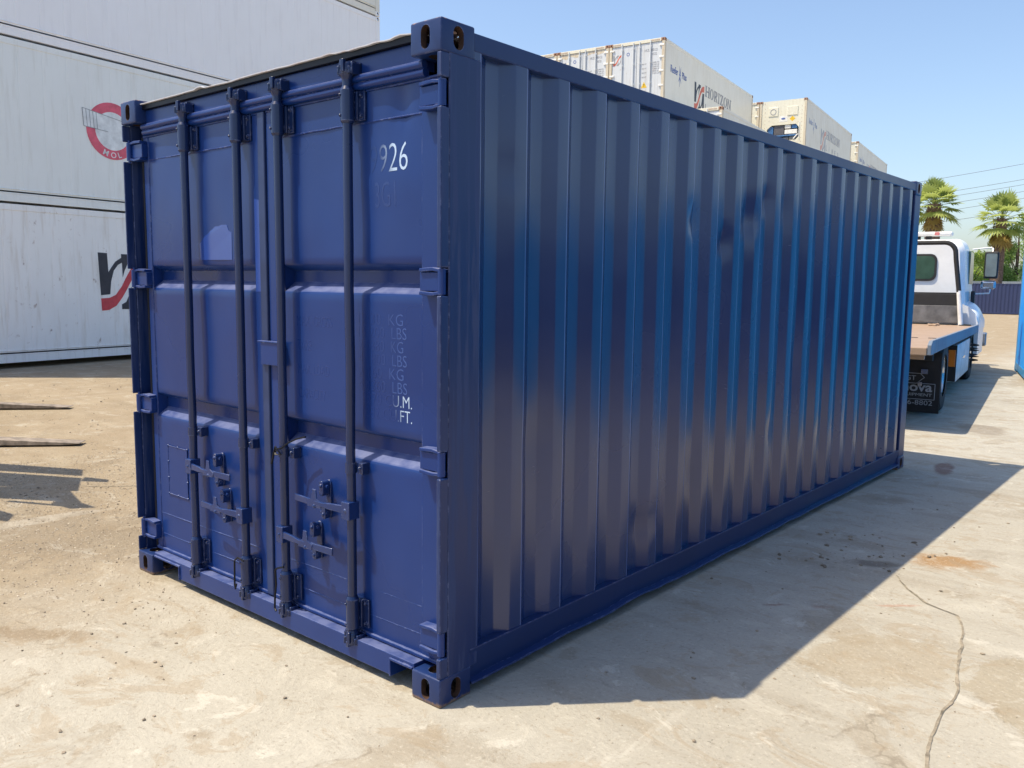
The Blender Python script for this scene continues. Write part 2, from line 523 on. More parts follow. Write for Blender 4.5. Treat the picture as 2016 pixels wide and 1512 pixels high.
    base = n.mix(n.math('MULTIPLY', n.rng(ag, 0.58, 0.70), 0.38), base, (0.15, 0.125, 0.095))
    base = n.mix(n.math('MULTIPLY', n.rng(ag, 0.42, 0.30), 0.40), base, (0.50, 0.47, 0.41))
    base = n.mix(n.math('MULTIPLY', n.rng(speck, 0.66, 0.72), 0.45), base, (0.12, 0.10, 0.08))
    vor = n.n("ShaderNodeTexVoronoi", feature='DISTANCE_TO_EDGE')
    wv = n.n("ShaderNodeVectorMath", operation='ADD')
    n.l(p, wv.inputs[0])
    wn = n.n("ShaderNodeTexNoise")
    n.l(p, wn.inputs["Vector"])
    wn.inputs["Scale"].default_value = 2.2
    wn.inputs["Detail"].default_value = 8
    n.l(wn.outputs["Color"], wv.inputs[1])
    n.l(wv.outputs[0], vor.inputs["Vector"])
    vor.inputs["Scale"].default_value = 0.55
    hair = n.math('MULTIPLY', n.rng(vor.outputs["Distance"], 0.008, 0.002), n.rng(mid, 0.5, 0.62))
    base = n.mix(n.math('MULTIPLY', hair, 0.45), base, (0.14, 0.115, 0.085))
    brown = n.noise(n.coords(world=True, scale=(1.0, 1.5, 1)), 2.6, 9, 0.74, 0.9)
    base = n.mix(n.math('MULTIPLY', n.rng(brown, 0.53, 0.60, smooth=True), 0.42), base, (0.275, 0.22, 0.15))
    base = n.mix(n.math('MULTIPLY', n.rng(brown, 0.45, 0.37, smooth=True), 0.35), base, (0.44, 0.42, 0.365))
    crumbs = n.noise(p, 7.0, 8, 0.78, 0.6)
    base = n.mix(n.math('MULTIPLY', n.rng(crumbs, 0.60, 0.66), 0.45), base, (0.20, 0.155, 0.10))
    stn = n.noise(p, 0.9, 9, 0.75, 1.2)
    base = n.mix(n.math('MULTIPLY', n.rng(stn, 0.58, 0.70), 0.5), base, (0.19, 0.16, 0.118))
    dots = n.noise(p, 13, 3, 0.5)
    base = n.mix(n.math('MULTIPLY', n.rng(dots, 0.735, 0.75), 0.6), base, (0.10, 0.085, 0.07))
    h = n.math('ADD', n.math('MULTIPLY', mid2, 0.022), n.math('MULTIPLY', fine, 0.004))
    h = n.math('ADD', h, n.math('MULTIPLY', n.math('MULTIPLY', speck, left), 0.006))
    h = n.math('ADD', h, n.math('MULTIPLY', n.math('MULTIPLY', fine, left), 0.010))
    n.out(Base_Color=base, Roughness=0.88, Normal=n.bump(h, 0.75, 1.0))
    n.bsdf.inputs["Specular IOR Level"].default_value = 0.25
    return m

g = MB()
xs = [-400, -200, -120, -80, -60] + [-50 + 5 * i for i in range(15)] + [30, 60, 120, 200, 400]
ys = [-300, -150, -60, -30] + [-20 + 5 * i for i in range(36)] + [180, 260, 400, 700]
g.grid(lambda x, y: (x, y, ground_z(x, y)), xs, ys)
tag(g.build("ground", ground_material()), None, None, kind="structure")

def crack(pts, w, name="pavement_crack"):
    c = MB()
    vs = []
    P = [Vector((a, b, 0)) for a, b in pts]
    fine = []
    for a, b in zip(P[:-1], P[1:]):
        k = max(2, int((b - a).length / 0.03))
        for i in range(k):
            t = i / k
            q = a.lerp(b, t)
            fine.append(q + Vector((mnoise.noise(q * 9.0), mnoise.noise(q * 9.0 + Vector((7, 3, 1))), 0)) * 0.012)
    fine.append(P[-1])
    for i, q in enumerate(fine):
        d = (fine[min(i + 1, len(fine) - 1)] - fine[max(i - 1, 0)]).normalized()
        nn = Vector((-d.y, d.x, 0))
        ww = w * (0.45 + 0.9 * abs(mnoise.noise(q * 14.0))) * min(1, (i + 1) / 6, (len(fine) - i) / 6)
        vs += [q + nn * ww + Vector((0, 0, 0.004)), q - nn * ww + Vector((0, 0, 0.004))]
    c.add(vs, [(2 * i, 2 * i + 1, 2 * i + 3, 2 * i + 2) for i in range(len(fine) - 1)])
    return tag(c.build(name, plain("crack_dirt", (0.27, 0.235, 0.18), 0.95, var=0.3, scale=20)), None, None, kind="structure")
crack([(0.86, 2.86), (0.98, 2.66), (1.12, 2.50), (1.28, 2.42), (1.345, 2.28), (1.40, 1.98), (1.43, 1.78), (1.50, 1.46), (1.485, 1.31), (1.50, 1.07), (1.55, 0.83), (1.6, 0.3)], 0.0085)
crack([(-4.75, 0.60), (-4.55, 0.74), (-4.4, 0.92), (-4.1, 1.0), (-3.6, 1.35)], 0.008)

def in_container(x, y):
    return -2.5 < x < 0.06 and -0.06 < y < 6.2

def stones(count, boxxy, rmin, rmax, power, mb, dens=None):
    ico = [Vector(v).normalized() for v in ((0, 0, 1), (0.9, 0, 0.3), (0.2, 0.85, 0.4), (-0.75, 0.5, 0.3), (-0.7, -0.55, 0.35), (0.25, -0.9, 0.3), (0.6, 0.5, -0.4), (-0.5, 0.6, -0.5), (-0.3, -0.7, -0.5), (0.7, -0.4, -0.4))]
    k = 0
    while k < count:
        x, y = random.uniform(*boxxy[:2]), random.uniform(*boxxy[2:])
        if in_container(x, y):
            continue
        if dens and random.random() > dens(x, y):
            continue
        k += 1
        r = rmin + (rmax - rmin) * random.random() ** power
        q = Matrix.Rotation(random.random() * 6.28, 3, 'Z') @ Matrix.Rotation(random.random() * 6.28, 3, 'X')
        sc = Vector((random.uniform(.8, 1.4), random.uniform(.7, 1.1), random.uniform(.5, .8)))
        pv = []
        for v in ico:
            w = (q @ v) * r * random.uniform(.8, 1.15)
            pv.append(Vector((w.x * sc.x + x, w.y * sc.y + y, w.z * sc.z + r * 0.3 + ground_z(x, y))))
        bm = bmesh.new()
        for v in pv:
            bm.verts.new(v)
        res = bmesh.ops.convex_hull(bm, input=bm.verts)
        bm.verts.index_update()
        mb.add([v.co.copy() for v in bm.verts], [[v.index for v in f.verts] for f in bm.faces])
        bm.free()
def grit(count, boxxy, rmin, rmax, mb, dens=None):
    """very small angular chips: skewed octahedra"""
    k = 0
    while k < count:
        x, y = random.uniform(*boxxy[:2]), random.uniform(*boxxy[2:])
        if in_container(x, y) or (dens and random.random() > dens(x, y)):
            continue
        k += 1
        r = rmin + (rmax - rmin) * random.random() ** 2.5
        a = random.random() * 6.28
        ca, sa = math.cos(a) * r, math.sin(a) * r
        q, h = random.uniform(.5, .9), r * random.uniform(.5, .9)
        j = lambda: random.uniform(-.3, .3) * r
        mb.add([(x + ca + j(), y + sa + j(), h * .2), (x - sa * q + j(), y + ca * q + j(), h * .25), (x - ca + j(), y - sa + j(), h * .2), (x + sa * q + j(), y - ca * q + j(), h * .2), (x + j(), y + j(), h), (x, y, -h * .3)],
               [(0, 1, 4), (1, 2, 4), (2, 3, 4), (3, 0, 4), (1, 0, 5), (2, 1, 5), (3, 2, 5), (0, 3, 5)])
gb_ = MB()
grit(15000, (-6.0, -1.2, -1.3, 1.6), 0.0022, 0.0095, gb_, lambda x, y: min(1.0, max(0.03, 0.25 + 0.5 * (-x - 2.0) + 0.9 * mnoise.noise(Vector((x * .9, y * .9, 2))))))
grit(2500, (-12.0, -2.6, 0.0, 4.5), 0.003, 0.012, gb_)
grit(1800, (-1.8, 2.2, -1.2, 4.5), 0.0012, 0.0050, gb_)
m_grit, _g = newmat("yard_grit")
_v = _g.coords(world=True)
_c = _g.mix(_g.rng(_g.noise(_v, 60, 2), 0.35, 0.65), (0.20, 0.155, 0.105), (0.52, 0.46, 0.37))
_g.out(Base_Color=_c, Roughness=0.9)
tag(gb_.build("yard_grit", m_grit), "fine grit and chips lying on the dusty yard surface", "grit", kind="stuff")
sb = MB()
stones(800, (-5.5, -0.2, -1.6, 1.2), 0.002, 0.011, 4.0, sb, lambda x, y: min(1.0, 0.2 + 0.25 * max(0, -x)))
stones(260, (-12, -3, 0, 4.5), 0.005, 0.018, 3.5, sb)
stones(160, (0.05, 2.3, 0.0, 5.0), 0.0025, 0.011, 3.5, sb)
stones(60, (0.2, 1.0, 2.7, 3.6), 0.004, 0.016, 2.0, sb)
tag(sb.build("loose_gravel", m_stone), "small loose stones scattered over the dusty concrete yard", "gravel", kind="stuff")
# ------------------------------------------------------------------ corner casting (one mesh, shared)
def stadium(w, h, n=8):
    r = w / 2
    pts = []
    for i in range(n + 1):
        a = math.pi * i / n
        pts.append((r * math.cos(a), h / 2 - r + r * math.sin(a)))
    for i in range(n + 1):
        a = math.pi + math.pi * i / n
        pts.append((r * math.cos(a), -h / 2 + r + r * math.sin(a)))
    return pts

CW, CL, CH = 0.162, 0.178, 0.118
def casting_mesh(m_out, m_in):
    bm = bmesh.new()
    bmesh.ops.create_cube(bm, size=1.0)
    bmesh.ops.scale(bm, verts=bm.verts, vec=(CW, CL, CH))
    bmesh.ops.bevel(bm, geom=bm.edges[:], offset=0.009, segments=3, affect='EDGES', profile=0.5)
    me = bpy.data.meshes.new("corner_casting")
    bm.to_mesh(me)
    bm.free()
    me.materials.append(m_out)
    me.materials.append(m_in)
    o = bpy.data.objects.new("casting_tmp", me)
    COL.objects.link(o)
    tmp = [o]
    def cutter(mb):
        c = mb.build("cut_tmp", [m_in])
        tmp.append(c)
        md = o.modifiers.new("b", 'BOOLEAN')
        md.operation = 'DIFFERENCE'
        md.object = c
        md.solver = 'EXACT'
        md.material_mode = 'TRANSFER'
    cutter(MB().box(-CW / 2 + .026, CW / 2 - .026, -CL / 2 + .026, CL / 2 - .026, -CH / 2 + .02, CH / 2 - .02))
    cutter(MB().prism(stadium(0.047, 0.084), (0, -CL, 0), (1, 0, 0), (0, 0, 1), (0, 1, 0), 2 * CL))
    cutter(MB().prism(stadium(0.054, 0.084), (-CW, 0, 0), (0, 1, 0), (0, 0, 1), (1, 0, 0), 2 * CW))
    cutter(MB().prism(stadium(0.062, 0.122), (0, 0, -CH), (1, 0, 0), (0, 1, 0), (0, 0, 1), 2 * CH))
    bpy.context.view_layer.update()
    r = bpy.data.meshes.new_from_object(o.evaluated_get(bpy.context.evaluated_depsgraph_get()))
    r.name = "corner_casting"
    for t in tmp:
        bpy.data.objects.remove(t)
    for p in r.polygons:
        p.use_smooth = True
    r.set_sharp_from_angle(angle=R(25))
    return r

def castings(me, parent, Wd, L, H, only=None):
    for ix, x in enumerate((-CW / 2, -Wd + CW / 2)):
        for iy, y in enumerate((CL / 2, L - CL / 2)):
            for iz, z in enumerate((CH / 2, H - CH / 2)):
                c = bpy.data.objects.new("corner_casting", me)
                COL.objects.link(c)
                c.parent = parent
                c.location = (x, y, z)

# ------------------------------------------------------------------ corrugated wall
def fillet(poly, r, n=3, marks=(), seg=None):
    out = [Vector(poly[0])]
    for i in range(1, len(poly) - 1):
        a, b, c = Vector(poly[i - 1]), Vector(poly[i]), Vector(poly[i + 1])
        d1, d2 = (a - b), (c - b)
        rr = min(r, d1.length * 0.45, d2.length * 0.45)
        p, q = b + d1.normalized() * rr, b + d2.normalized() * rr
        for k in range(n + 1):
            t = k / n
            if k and i in marks and seg is not None:
                seg.add(len(out) - 1)
            out.append(p * (1 - t) ** 2 + b * 2 * t * (1 - t) + q * t * t)
    out.append(Vector(poly[-1]))
    return out

def corrugated(mb, y0, y1, z0, z1, x_out, depth, pitch, first, rows=28, dents=(), wob=0.0, rad=0.008, sgn=1, edge_mat=False):
    """wall in the plane x: trapezoid profile along y. first = y of the first 'outer flat ends' edge"""
    poly = [(y0, 0.0)]
    k = 0
    y = first
    while True:
        seq = [(y, 0.0), (y + 0.062 * pitch / 0.28, -depth), (y + 0.140 * pitch / 0.28, -depth), (y + 0.204 * pitch / 0.28, 0.0)]
        done = False
        for p in seq:
            if p[0] >= y1 - 0.01:
                done = True
                break
            poly.append(p)
        if done:
            break
        y += pitch
    poly.append((y1, poly[-1][1]))
    marks = {i for i in range(1, len(poly) - 1) if poly[i][1] == 0.0 and poly[i + 1][1] < 0}
    seg = set()
    pr = fillet(poly, rad, 3, marks, seg)
    zs = [z0 + (z1 - z0) * i / rows for i in range(rows + 1)]
    vs = []
    for z in zs:
        for p in pr:
            x = p.y
            for (dy, dz, ry, rz, dd) in dents:
                e = ((p.x - dy) / ry) ** 2 + ((z - dz) / rz) ** 2
                if e < 9:
                    x -= dd * math.exp(-e)
            if wob:
                x += wob * mnoise.noise(Vector((p.x * 2.2, z * 1.7, 4.0))) + wob * 0.35 * mnoise.noise(Vector((p.x * 7, z * 4, 9.0)))
            vs.append((x_out + sgn * x, p.x, z))
    n = len(pr)
    fs = []
    for j in range(rows):
        for i in range(n - 1):
            f = (j * n + i, j * n + i + 1, (j + 1) * n + i + 1, (j + 1) * n + i)
            fs.append(f if sgn > 0 else tuple(reversed(f)))
    k0 = len(mb.mi)
    mb.add(vs, fs, True)
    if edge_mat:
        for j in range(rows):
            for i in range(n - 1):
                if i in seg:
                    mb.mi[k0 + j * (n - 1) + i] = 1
    return mb

# ------------------------------------------------------------------ the navy container (front right corner of its footprint at the origin)
WD, LN, HT = 2.438, 6.058, 2.591
box = thing("shipping_container", "large dark navy blue shipping container with closed double doors, filling the middle of the yard", "shipping container")
cast_navy = casting_mesh(m_frame, m_rustdark)
castings(cast_navy, box, WD, LN, HT)

# side walls
m_ridge = container_paint("ridge_edge_highlight", (0.05, 0.075, 0.19), (0.13, 0.165, 0.32), 0.16, 0.24, spec=0.7)  # lighter strip paints the sky highlight along the ridge bends
dents = [(1.91, 2.00, .045, .075, .022), (2.31, 1.90, .04, .055, .020), (2.63, 2.05, .05, .10, .026), (2.85, 2.18, .04, .06, .018), (3.12, 2.15, .06, .1, .010),
         (0.40, 2.10, .05, .07, .007), (1.50, .42, .10, .07, .014), (1.98, .62, .05, .10, .012), (3.02, .70, .05, .10, .012), (0.56, .95, .1, .12, .006),
         (3.9, .55, .06, .1, .008), (3.45, 1.1, .05, .2, .008), (2.10, .75, .05, .16, .006), (4.4, .6, .05, .2, .006), (4.7, 1.9, .05, .2, .007)]
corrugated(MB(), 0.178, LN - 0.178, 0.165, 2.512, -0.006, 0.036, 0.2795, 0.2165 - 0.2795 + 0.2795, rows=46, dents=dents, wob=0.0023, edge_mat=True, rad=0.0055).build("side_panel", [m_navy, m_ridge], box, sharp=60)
corrugated(MB(), 0.178, LN - 0.178, 0.165, 2.512, -WD + 0.006, 0.036, 0.2795, 0.2165, rows=6, sgn=-1).build("side_panel", m_navy, box, sharp=60)
# rails
for xo, sg in ((0.0, -1), (-WD, 1)):
    a, b = sorted((xo + sg * 0.003, xo + sg * 0.063))
    MB().box(a, b, CL - .004, LN - CL + .004, 2.503, 2.572).build("top_rail", m_frame, box, 0.006)
def bottom_rail(xo, sg):
    mb = MB()
    ys_ = [CL - .006 + (LN - 2 * CL + .012) * i / 90 for i in range(91)]
    # cross-section: upper lip, web, lower flange that sticks out with a battered edge
    def sec(y):
        w = 0.010 * mnoise.noise(Vector((y * 1.9, 2.0, 0))) + 0.006 * mnoise.noise(Vector((y * 5.5, 5.0, 0)))
        if 1.1 < y < 1.7:
            w += 0.016 * math.sin((y - 1.1) / 0.6 * math.pi) ** 2
        return [(-0.060, .186), (-0.001, .188), (0.0, .183), (-0.020, 0.06 + w), (0.007, .052 + w), (0.009, .045 + w), (-0.004, .044 + w), (-0.06, .046 + w), (-0.06, .186)]
    vs = []
    for y in ys_:
        vs += [(xo - sg * p[0], y, p[1]) for p in sec(y)]
    n = 9
    fs = []
    for j in range(len(ys_) - 1):
        for i in range(n - 1):
            f = (j * n + i, (j + 1) * n + i, (j + 1) * n + i + 1, j * n + i + 1)
            fs.append(f if sg < 0 else tuple(reversed(f)))
    mb.add(vs, fs, False)
    return mb.build("bottom_rail", m_frame, box)
bottom_rail(0.0, -1)
bottom_rail(-WD, 1)
# far end wall, roof, floor
eb = MB()
corrugated(eb, 0.16, WD - 0.16, 0.12, 2.50, 0, 0.036, 0.2795, 0.24, rows=2)
ew = eb.build("end_wall", m_navy, box, sharp=60)
for v in ew.data.vertices:
    v.co = Vector((-v.co.y, LN - 0.03 + v.co.x, v.co.z))
MB().box(-WD + .162, -.162, LN - .07, LN - .006, 2.49, 2.57).build("end_rail", m_frame, box, 0.004)
MB().box(-WD + .162, -.162, LN - .09, LN - .006, .04, .14).build("end_rail", m_frame, box, 0.004)
rb = MB()
rb.grid(lambda x, y: (x, y, 2.566 + 0.008 * math.sin(y * 22) + 0.004 * mnoise.noise(Vector((x * 2, y * 2, 0)))), [-WD + .06 + (WD - .12) * i / 10 for i in range(11)], [0.16 + (LN - .32) * i / 120 for i in range(121)])
rb.build("roof_panel", m_roofedge, box)
MB().box(-WD + .062, -.062, .10, LN - .1, .10, .165).build("floor", m_black, box)

# posts
HZ = [2.335, 1.655, 0.965, 0.250]
def post(x0, sg):
    """x0 outer face; sg points inward (-1 for the right post)"""
    X = lambda d: x0 + sg * d
    mb = MB()
    def bx(d0, d1, y0, y1, z0, z1):
        a, b = sorted((X(d0), X(d1)))
        mb.box(a, b, y0, y1, z0, z1)
    zc = [CH] + [z for h in sorted(HZ) for z in (h - .052, h + .052)] + [HT - CH]
    bx(0.002, 0.012, 0.046, 0.215, CH - .004, HT - CH + .004)
    for a, b in zip(zc[0::2], zc[1::2]):
        bx(0.002, 0.024 if sg < 0 else 0.011, 0.002, 0.046, a, b)
    bx(0.012, 0.085, 0.105, 0.18, CH, HT - CH)
    bx(0.013, 0.140, 0.128, 0.179, CH + .002, HT - CH - .002)
    return mb.build("corner_post", m_post, box, 0.006, 3)
post(0.0, -1)
post(-WD, 1)
for x0, x1 in ((-.10, -.004), (-WD + .004, -WD + .10)):
    MB().box(x0, x1, LN - .17, LN - .004, CH, HT - CH).build("corner_post", m_frame, box, 0.006)

# header above the doors, with the battered roof edge on top
hb = MB()
hb.grid(lambda x, z: (x, 0.060 + 0.004 * mnoise.noise(Vector((x * 2.5, z * 6, 3))), z), [-2.30 + 2.16 * i / 30 for i in range(31)], [2.47 + 0.070 * i / 4 for i in range(5)])
hb.box(-2.28, -.155, .068, .12, 2.44, 2.538)
header = hb.build("door_header", m_door, box)
gb = MB()
gpts = [(-2.30 + 2.16 * i / 40, .052 + 0.003 * mnoise.noise(Vector((i * .3, 0, 0))), 2.456) for i in range(41)]
gb.tube(gpts, 0.0155, 12)
gb.tube([(p[0], p[1] + .008, 2.428) for p in gpts], 0.0165, 12)
gb.build("header_gutter", m_door, header)
lipn = 70
lb = MB()
vs = []
for i in range(lipn + 1):
    x = -2.28 + 2.125 * i / lipn
    k = mnoise.noise(Vector((x * 3.1, 0, 8)))
    dz = 0.004 * k + (0.007 * mnoise.noise(Vector((x * 14, 3, 0))) if x > -0.75 else 0.002 * mnoise.noise(Vector((x * 8, 3, 0))))
    if -1.72 < x < -1.66:
        dz += 0.008
    yy = 0.030 + 0.006 * mnoise.noise(Vector((x * 9, 1, 5))) * (1.6 if x > -.6 else .6)
    vs += [(x, 0.20, 2.5735), (x, yy + .012, 2.5735 + dz), (x, yy, 2.5715 + dz), (x, yy, 2.5675 + dz), (x, yy + .004, 2.5665 + dz), (x, .11, 2.5665)]
fs = []
for i in range(lipn):
    for k in range(5):
        fs.append((i * 6 + k, i * 6 + k + 1, (i + 1) * 6 + k + 1, (i + 1) * 6 + k))
lb.add(vs, fs, True)
lb.build("roof_edge", m_roofedge, box, sharp=50)
MB().box(-2.28, -.155, .040, .13, 2.5425, 2.5662).build("header_shade_strip", m_dark, box)  # solid dark strip standing in for the shade below the roof edge

# sill with fork pockets
sl = MB()
sl.prism([(-2.276, .132), (-2.276, .112), (-2.0, .112), (-2.0, .040), (-.30, .040), (-.30, .112), (-.162, .112), (-.162, .132)], (0, .014, 0), (1, 0, 0), (0, 0, 1), (0, 1, 0), .09)
sl.box(-.304, -.296, .006, .10, .038, .118).box(-.30, -.166, .006, .10, .108, .118)
sl.box(-2.004, -1.996, .006, .10, .038, .118).box(-2.27, -2.0, .006, .10, .108, .118)
sl.build("door_sill", m_door, box, 0.003)

# ---- doors
DY = 0.073
PROF = [(DY, .150), (DY - .002, .895), (DY + .001, .905), (DY + .006, .911), (DY + .050, .941), (DY + .056, .948), (DY + .056, 1.004), (DY + .004, 1.026), (DY, 1.033), (DY - .002, 1.595), (DY + .001, 1.605), (DY + .006, 1.611), (DY + .050, 1.641), (DY + .056, 1.648), (DY + .056, 1.698), (DY + .004, 1.721), (DY, 1.728), (DY, 2.405)]
def base_y(z):
    for (ya, za), (yb, zb) in zip(PROF[:-1], PROF[1:]):
        if za <= z <= zb:
            return ya + (yb - ya) * (z - za) / (zb - za) - DY
    return 0.0
def panel_w(x, z, x0, x1, seed, dd):
    e = max(0.0, min(1.0, min(x - x0, x1 - x) / 0.10))
    w = 0.0045 * mnoise.noise(Vector((x * 2.6 + seed, z * 2.1, seed))) * e
    w += 0.0022 * mnoise.noise(Vector((x * 6 + seed, z * 4.0, 2 + seed))) * e
    for (dx, dz, rx, rz, am) in dd:
        q = ((x - dx) / rx) ** 2 + ((z - dz) / rz) ** 2
        if q < 9:
            w += am * math.exp(-q)
    return w
def door_panel(x0, x1, seed, dd, parent):
    prof = []
    for (ya, za), (yb, zb) in zip(PROF[:-1], PROF[1:]):
        k = max(1, int((zb - za) / 0.03))
        for i in range(k):
            prof.append((ya + (yb - ya) * i / k, za + (zb - za) * i / k))
    prof.append(PROF[-1])
    us = [x0 + (x1 - x0) * i / 48 for i in range(49)]
    vs = []
    for (py, pz) in prof:
        for x in us:
            vs.append((x, py + panel_w(x, pz, x0, x1, seed, dd), pz))
    n = len(us)
    fs = [(j * n + i, j * n + i + 1, (j + 1) * n + i + 1, (j + 1) * n + i) for j in range(len(prof) - 1) for i in range(n - 1)]
    return MB().add(vs, fs, True).build("door_panel", m_door, parent, sharp=40)

def door(name_label, xl, xr, pl, pr_, seed, dd, stile_l, stile_r):
    """one leaf: flat frame with a pressed panel between"""
    mb = MB()
    for (a, b) in (stile_l, stile_r):
        mb.box(a, b, DY - .005, DY + .075, .150, 2.405)
    mb.box(xl, xr, DY - .004, DY + .05, 2.285, 2.41) if False else None
    mb.box(xl, xr, DY - .012, DY + .045, .136, .152)
    mb.box(xl, xr, DY - .008, DY + .045, 2.404, 2.416)
    d = mb.build("door", m_door, box, 0.004)
    if name_label:
        d["label"] = name_label
    door_panel(pl, pr_, seed, dd, d)
    # weld lines across the leaf
    wl = MB()
    for z, r in ((2.287, .0045), (.350, .0028), (.232, .0028)):
        wl.tube([(pl + (pr_ - pl) * i / 12, DY + .001, z + .002 * mnoise.noise(Vector((i * .9, z, seed)))) for i in range(13)], r, 8)
    wl.tube([(pl, DY, .16), (pl, DY, 2.40)], .0025, 6).tube([(pr_, DY, .16), (pr_, DY, 2.40)], .0025, 6)
    wl.build("weld_seam", m_door, d)
    return d
DD_L = [(-1.62, 0.98, .5, .25, .006), (-1.5, 2.12, .10, .12, .004), (-1.9, 1.3, .25, .3, .005)]
DD_R = [(-.29, 2.33, .045, .08, .012), (-.30, 2.27, .02, .03, -.006), (-.7, 1.3, .25, .35, .006), (-.4, 2.05, .25, .12, -.005), (-.62, 1.9, .2, .3, .005)]
def drape(o, left):
    """lay a thin flat mesh onto the buckled door skin"""
    for v in o.data.vertices:
        a = (-2.285, -1.300, 1.3, DD_L) if left else (-1.075, -.172, 5.1, DD_R)
        v.co.y += panel_w(v.co.x, v.co.z, *a) + base_y(v.co.z)
    return o
dl = door("left door with a torn sticker patch and a riveted plate", -2.335, -1.245, -2.285, -1.300, 1.3, DD_L, (-2.335, -2.285), (-1.300, -1.245))
dr = door("right door with the half painted over numbers", -1.190, -0.075, -1.075, -0.172, 5.1, DD_R, (-1.190, -1.075), (-.172, -.075))
ab = MB()
ab.box(-1.245, -1.192, DY - .016, DY + .03, .14, 2.412)
ab.build("overlap_strip", m_gasket, dl, 0.006, 3)
# bracket that laps over the seam
MB().box(-1.232, -1.078, DY - .030, DY - .006, 1.262, 1.372).box(-1.252, -1.070, DY - .036, DY - .006, 1.366, 1.374).build("lap_plate", m_door, dl, 0.003)

# door gaskets at the hinge side
MB().box(-2.355, -2.337, DY - .006, DY + .03, .14, 2.41).build("gasket", m_dark, dl, 0.003)
MB().box(-.073, -.055, DY - .002, DY + .03, .14, 2.41).build("gasket", m_dark, dr, 0.003)

def hinge(xp, sg, z, parent):
    """xp: pin; sg: direction from the pin to the door leaf"""
    mb = MB()
    xs_ = sorted((xp + sg * .012, xp + sg * .125))
    mb.box(xs_[0], xs_[1], .036, .068, z - .036, z + .036)
    for s in (-1, 1):
        pts = [(xp + sg * .120, z + s * .050), (xp + sg * .050, z + s * .054), (xp, z + s * .046), (xp, z + s * .034), (xp + sg * .05, z + s * .040), (xp + sg * .120, z + s * .036)]
        if (s > 0) == (sg < 0):
            pts = pts[::-1]
        mb.prism(pts, (0, .026, 0), (1, 0, 0), (0, 0, 1), (0, 1, 0), .044)
    mb.tube([(xp, .030, z - .047), (xp, .030, z + .047)], .0155, 14)
    mb.tube([(xp, .030, z - .06), (xp, .030, z + .06)], .008, 10)
    return mb.build("hinge", m_door, parent, 0.003)
for z in HZ:
    hinge(-.024, -1, z, dr)
    hinge(-WD + .024, 1, z, dl)

BY = 0.025
def lock_bar(x, parent, zlo=.10):
    mb = MB()
    mb.tube([(x + .0035 * mnoise.noise(Vector((x * 7, q * .5, 1))) * math.sin(math.pi * q / 14), BY + .003 * mnoise.noise(Vector((x * 5, q * .5, 6))) * math.sin(math.pi * q / 14), .118 + 2.36 * q / 14) for q in range(15)], 0.0200, 18)
    bar = mb.build("locking_bar", m_bar, parent)
    # sleeves (top, bottom) with bolted flange plates
    for z0, z1 in ((2.292, 2.412), (.172, .300)):
        k = MB()
        k.tube([(x, BY, z0), (x, BY, z1)], 0.0285, 18)
        k.tube([(x, BY, z1), (x, BY, z1 + .014)], [0.0285, 0.0215], 18, cap=False)
        k.tube([(x, BY, z0 - .010), (x, BY, z0)], [0.0215, 0.0285], 18, cap=False)
        k.box(x - .036, x + .036, BY + .020, DY + .001, z0 + .004, z1 - .004)
        k.box(x + .028, x + .066, DY - .014, DY - .004, z0 + .002, z1 - .002)
        for dz in (.02, (z1 - z0) - .02):
            k.lathe([(0, .012), (.006, .010), (.009, 0)], (x + .048, DY - .014, z0 + dz), (0, -1, 0), 10)
            k.lathe([(0, .008), (.005, .006), (.007, 0)], (x - .012, BY - .026, z0 + dz), (0, -1, 0), 8)
        k.build("bar_sleeve", m_bar, parent, 0.0025)
    # middle strap
    k = MB()
    k.tube([(x, BY, .852), (x, BY, .896)], 0.0245, 18)
    k.box(x + .012, x + .060, BY + .010, BY + .018, .856, .894)
    k.box(x + .034, x + .066, BY + .006, DY, .850, .898)
    k.lathe([(0, .010), (.006, .008), (.008, 0)], (x + .050, BY + .006, .876), (0, -1, 0), 10)
    k.build("bar_strap", m_bar, parent, 0.0025)
    # cam and keeper, top and bottom
    for zc, up in ((2.492, 1), (.125, -1)):
        c = MB()
        c.lathe([(0, -.026), (.024, -.026), (.027, -.018), (.027, .018), (.022, .026), (0, .026)], (x, BY, zc), (0, 0, 1), 16)
        for i in range(7):
            a = i * 2 * math.pi / 7 + .5
            ca, sa = math.cos(a), math.sin(a)
            hgt = (.016, .026, .013, .022, .015, .024, .014)[i]
            c.obox((x + ca * .032, BY + sa * .027, zc + (.010 if i % 2 else -.006)), (ca * .010, sa * .010, 0), (-sa * .007, ca * .007, 0), (0, 0, hgt))
        c.obox((x - .004, BY - .020, zc + up * .022), (.008, 0, 0), (0, .010, 0), (0, 0, .012))
        c.lathe([(.028, 0), (.020, -up * .020), (.020, -up * .034)], (x, BY, zc - up * .022), (0, 0, 1), 16)
        for s in (-1, 1):
            c.box(x + s * .040 - .006, x + s * .040 + .006, BY - .012, DY, zc - .022, zc + .022)
        c.box(x - .046, x + .046, BY + .030, DY - .002, zc - .026, zc + .026)
        c.build("cam_keeper", m_bar, parent, 0.002)
    return bar
XB = [-1.835, -1.366, -1.036, -.556]
for x in XB[:2]:
    lock_bar(x, dl)
for x in XB[2:]:
    lock_bar(x, dr)

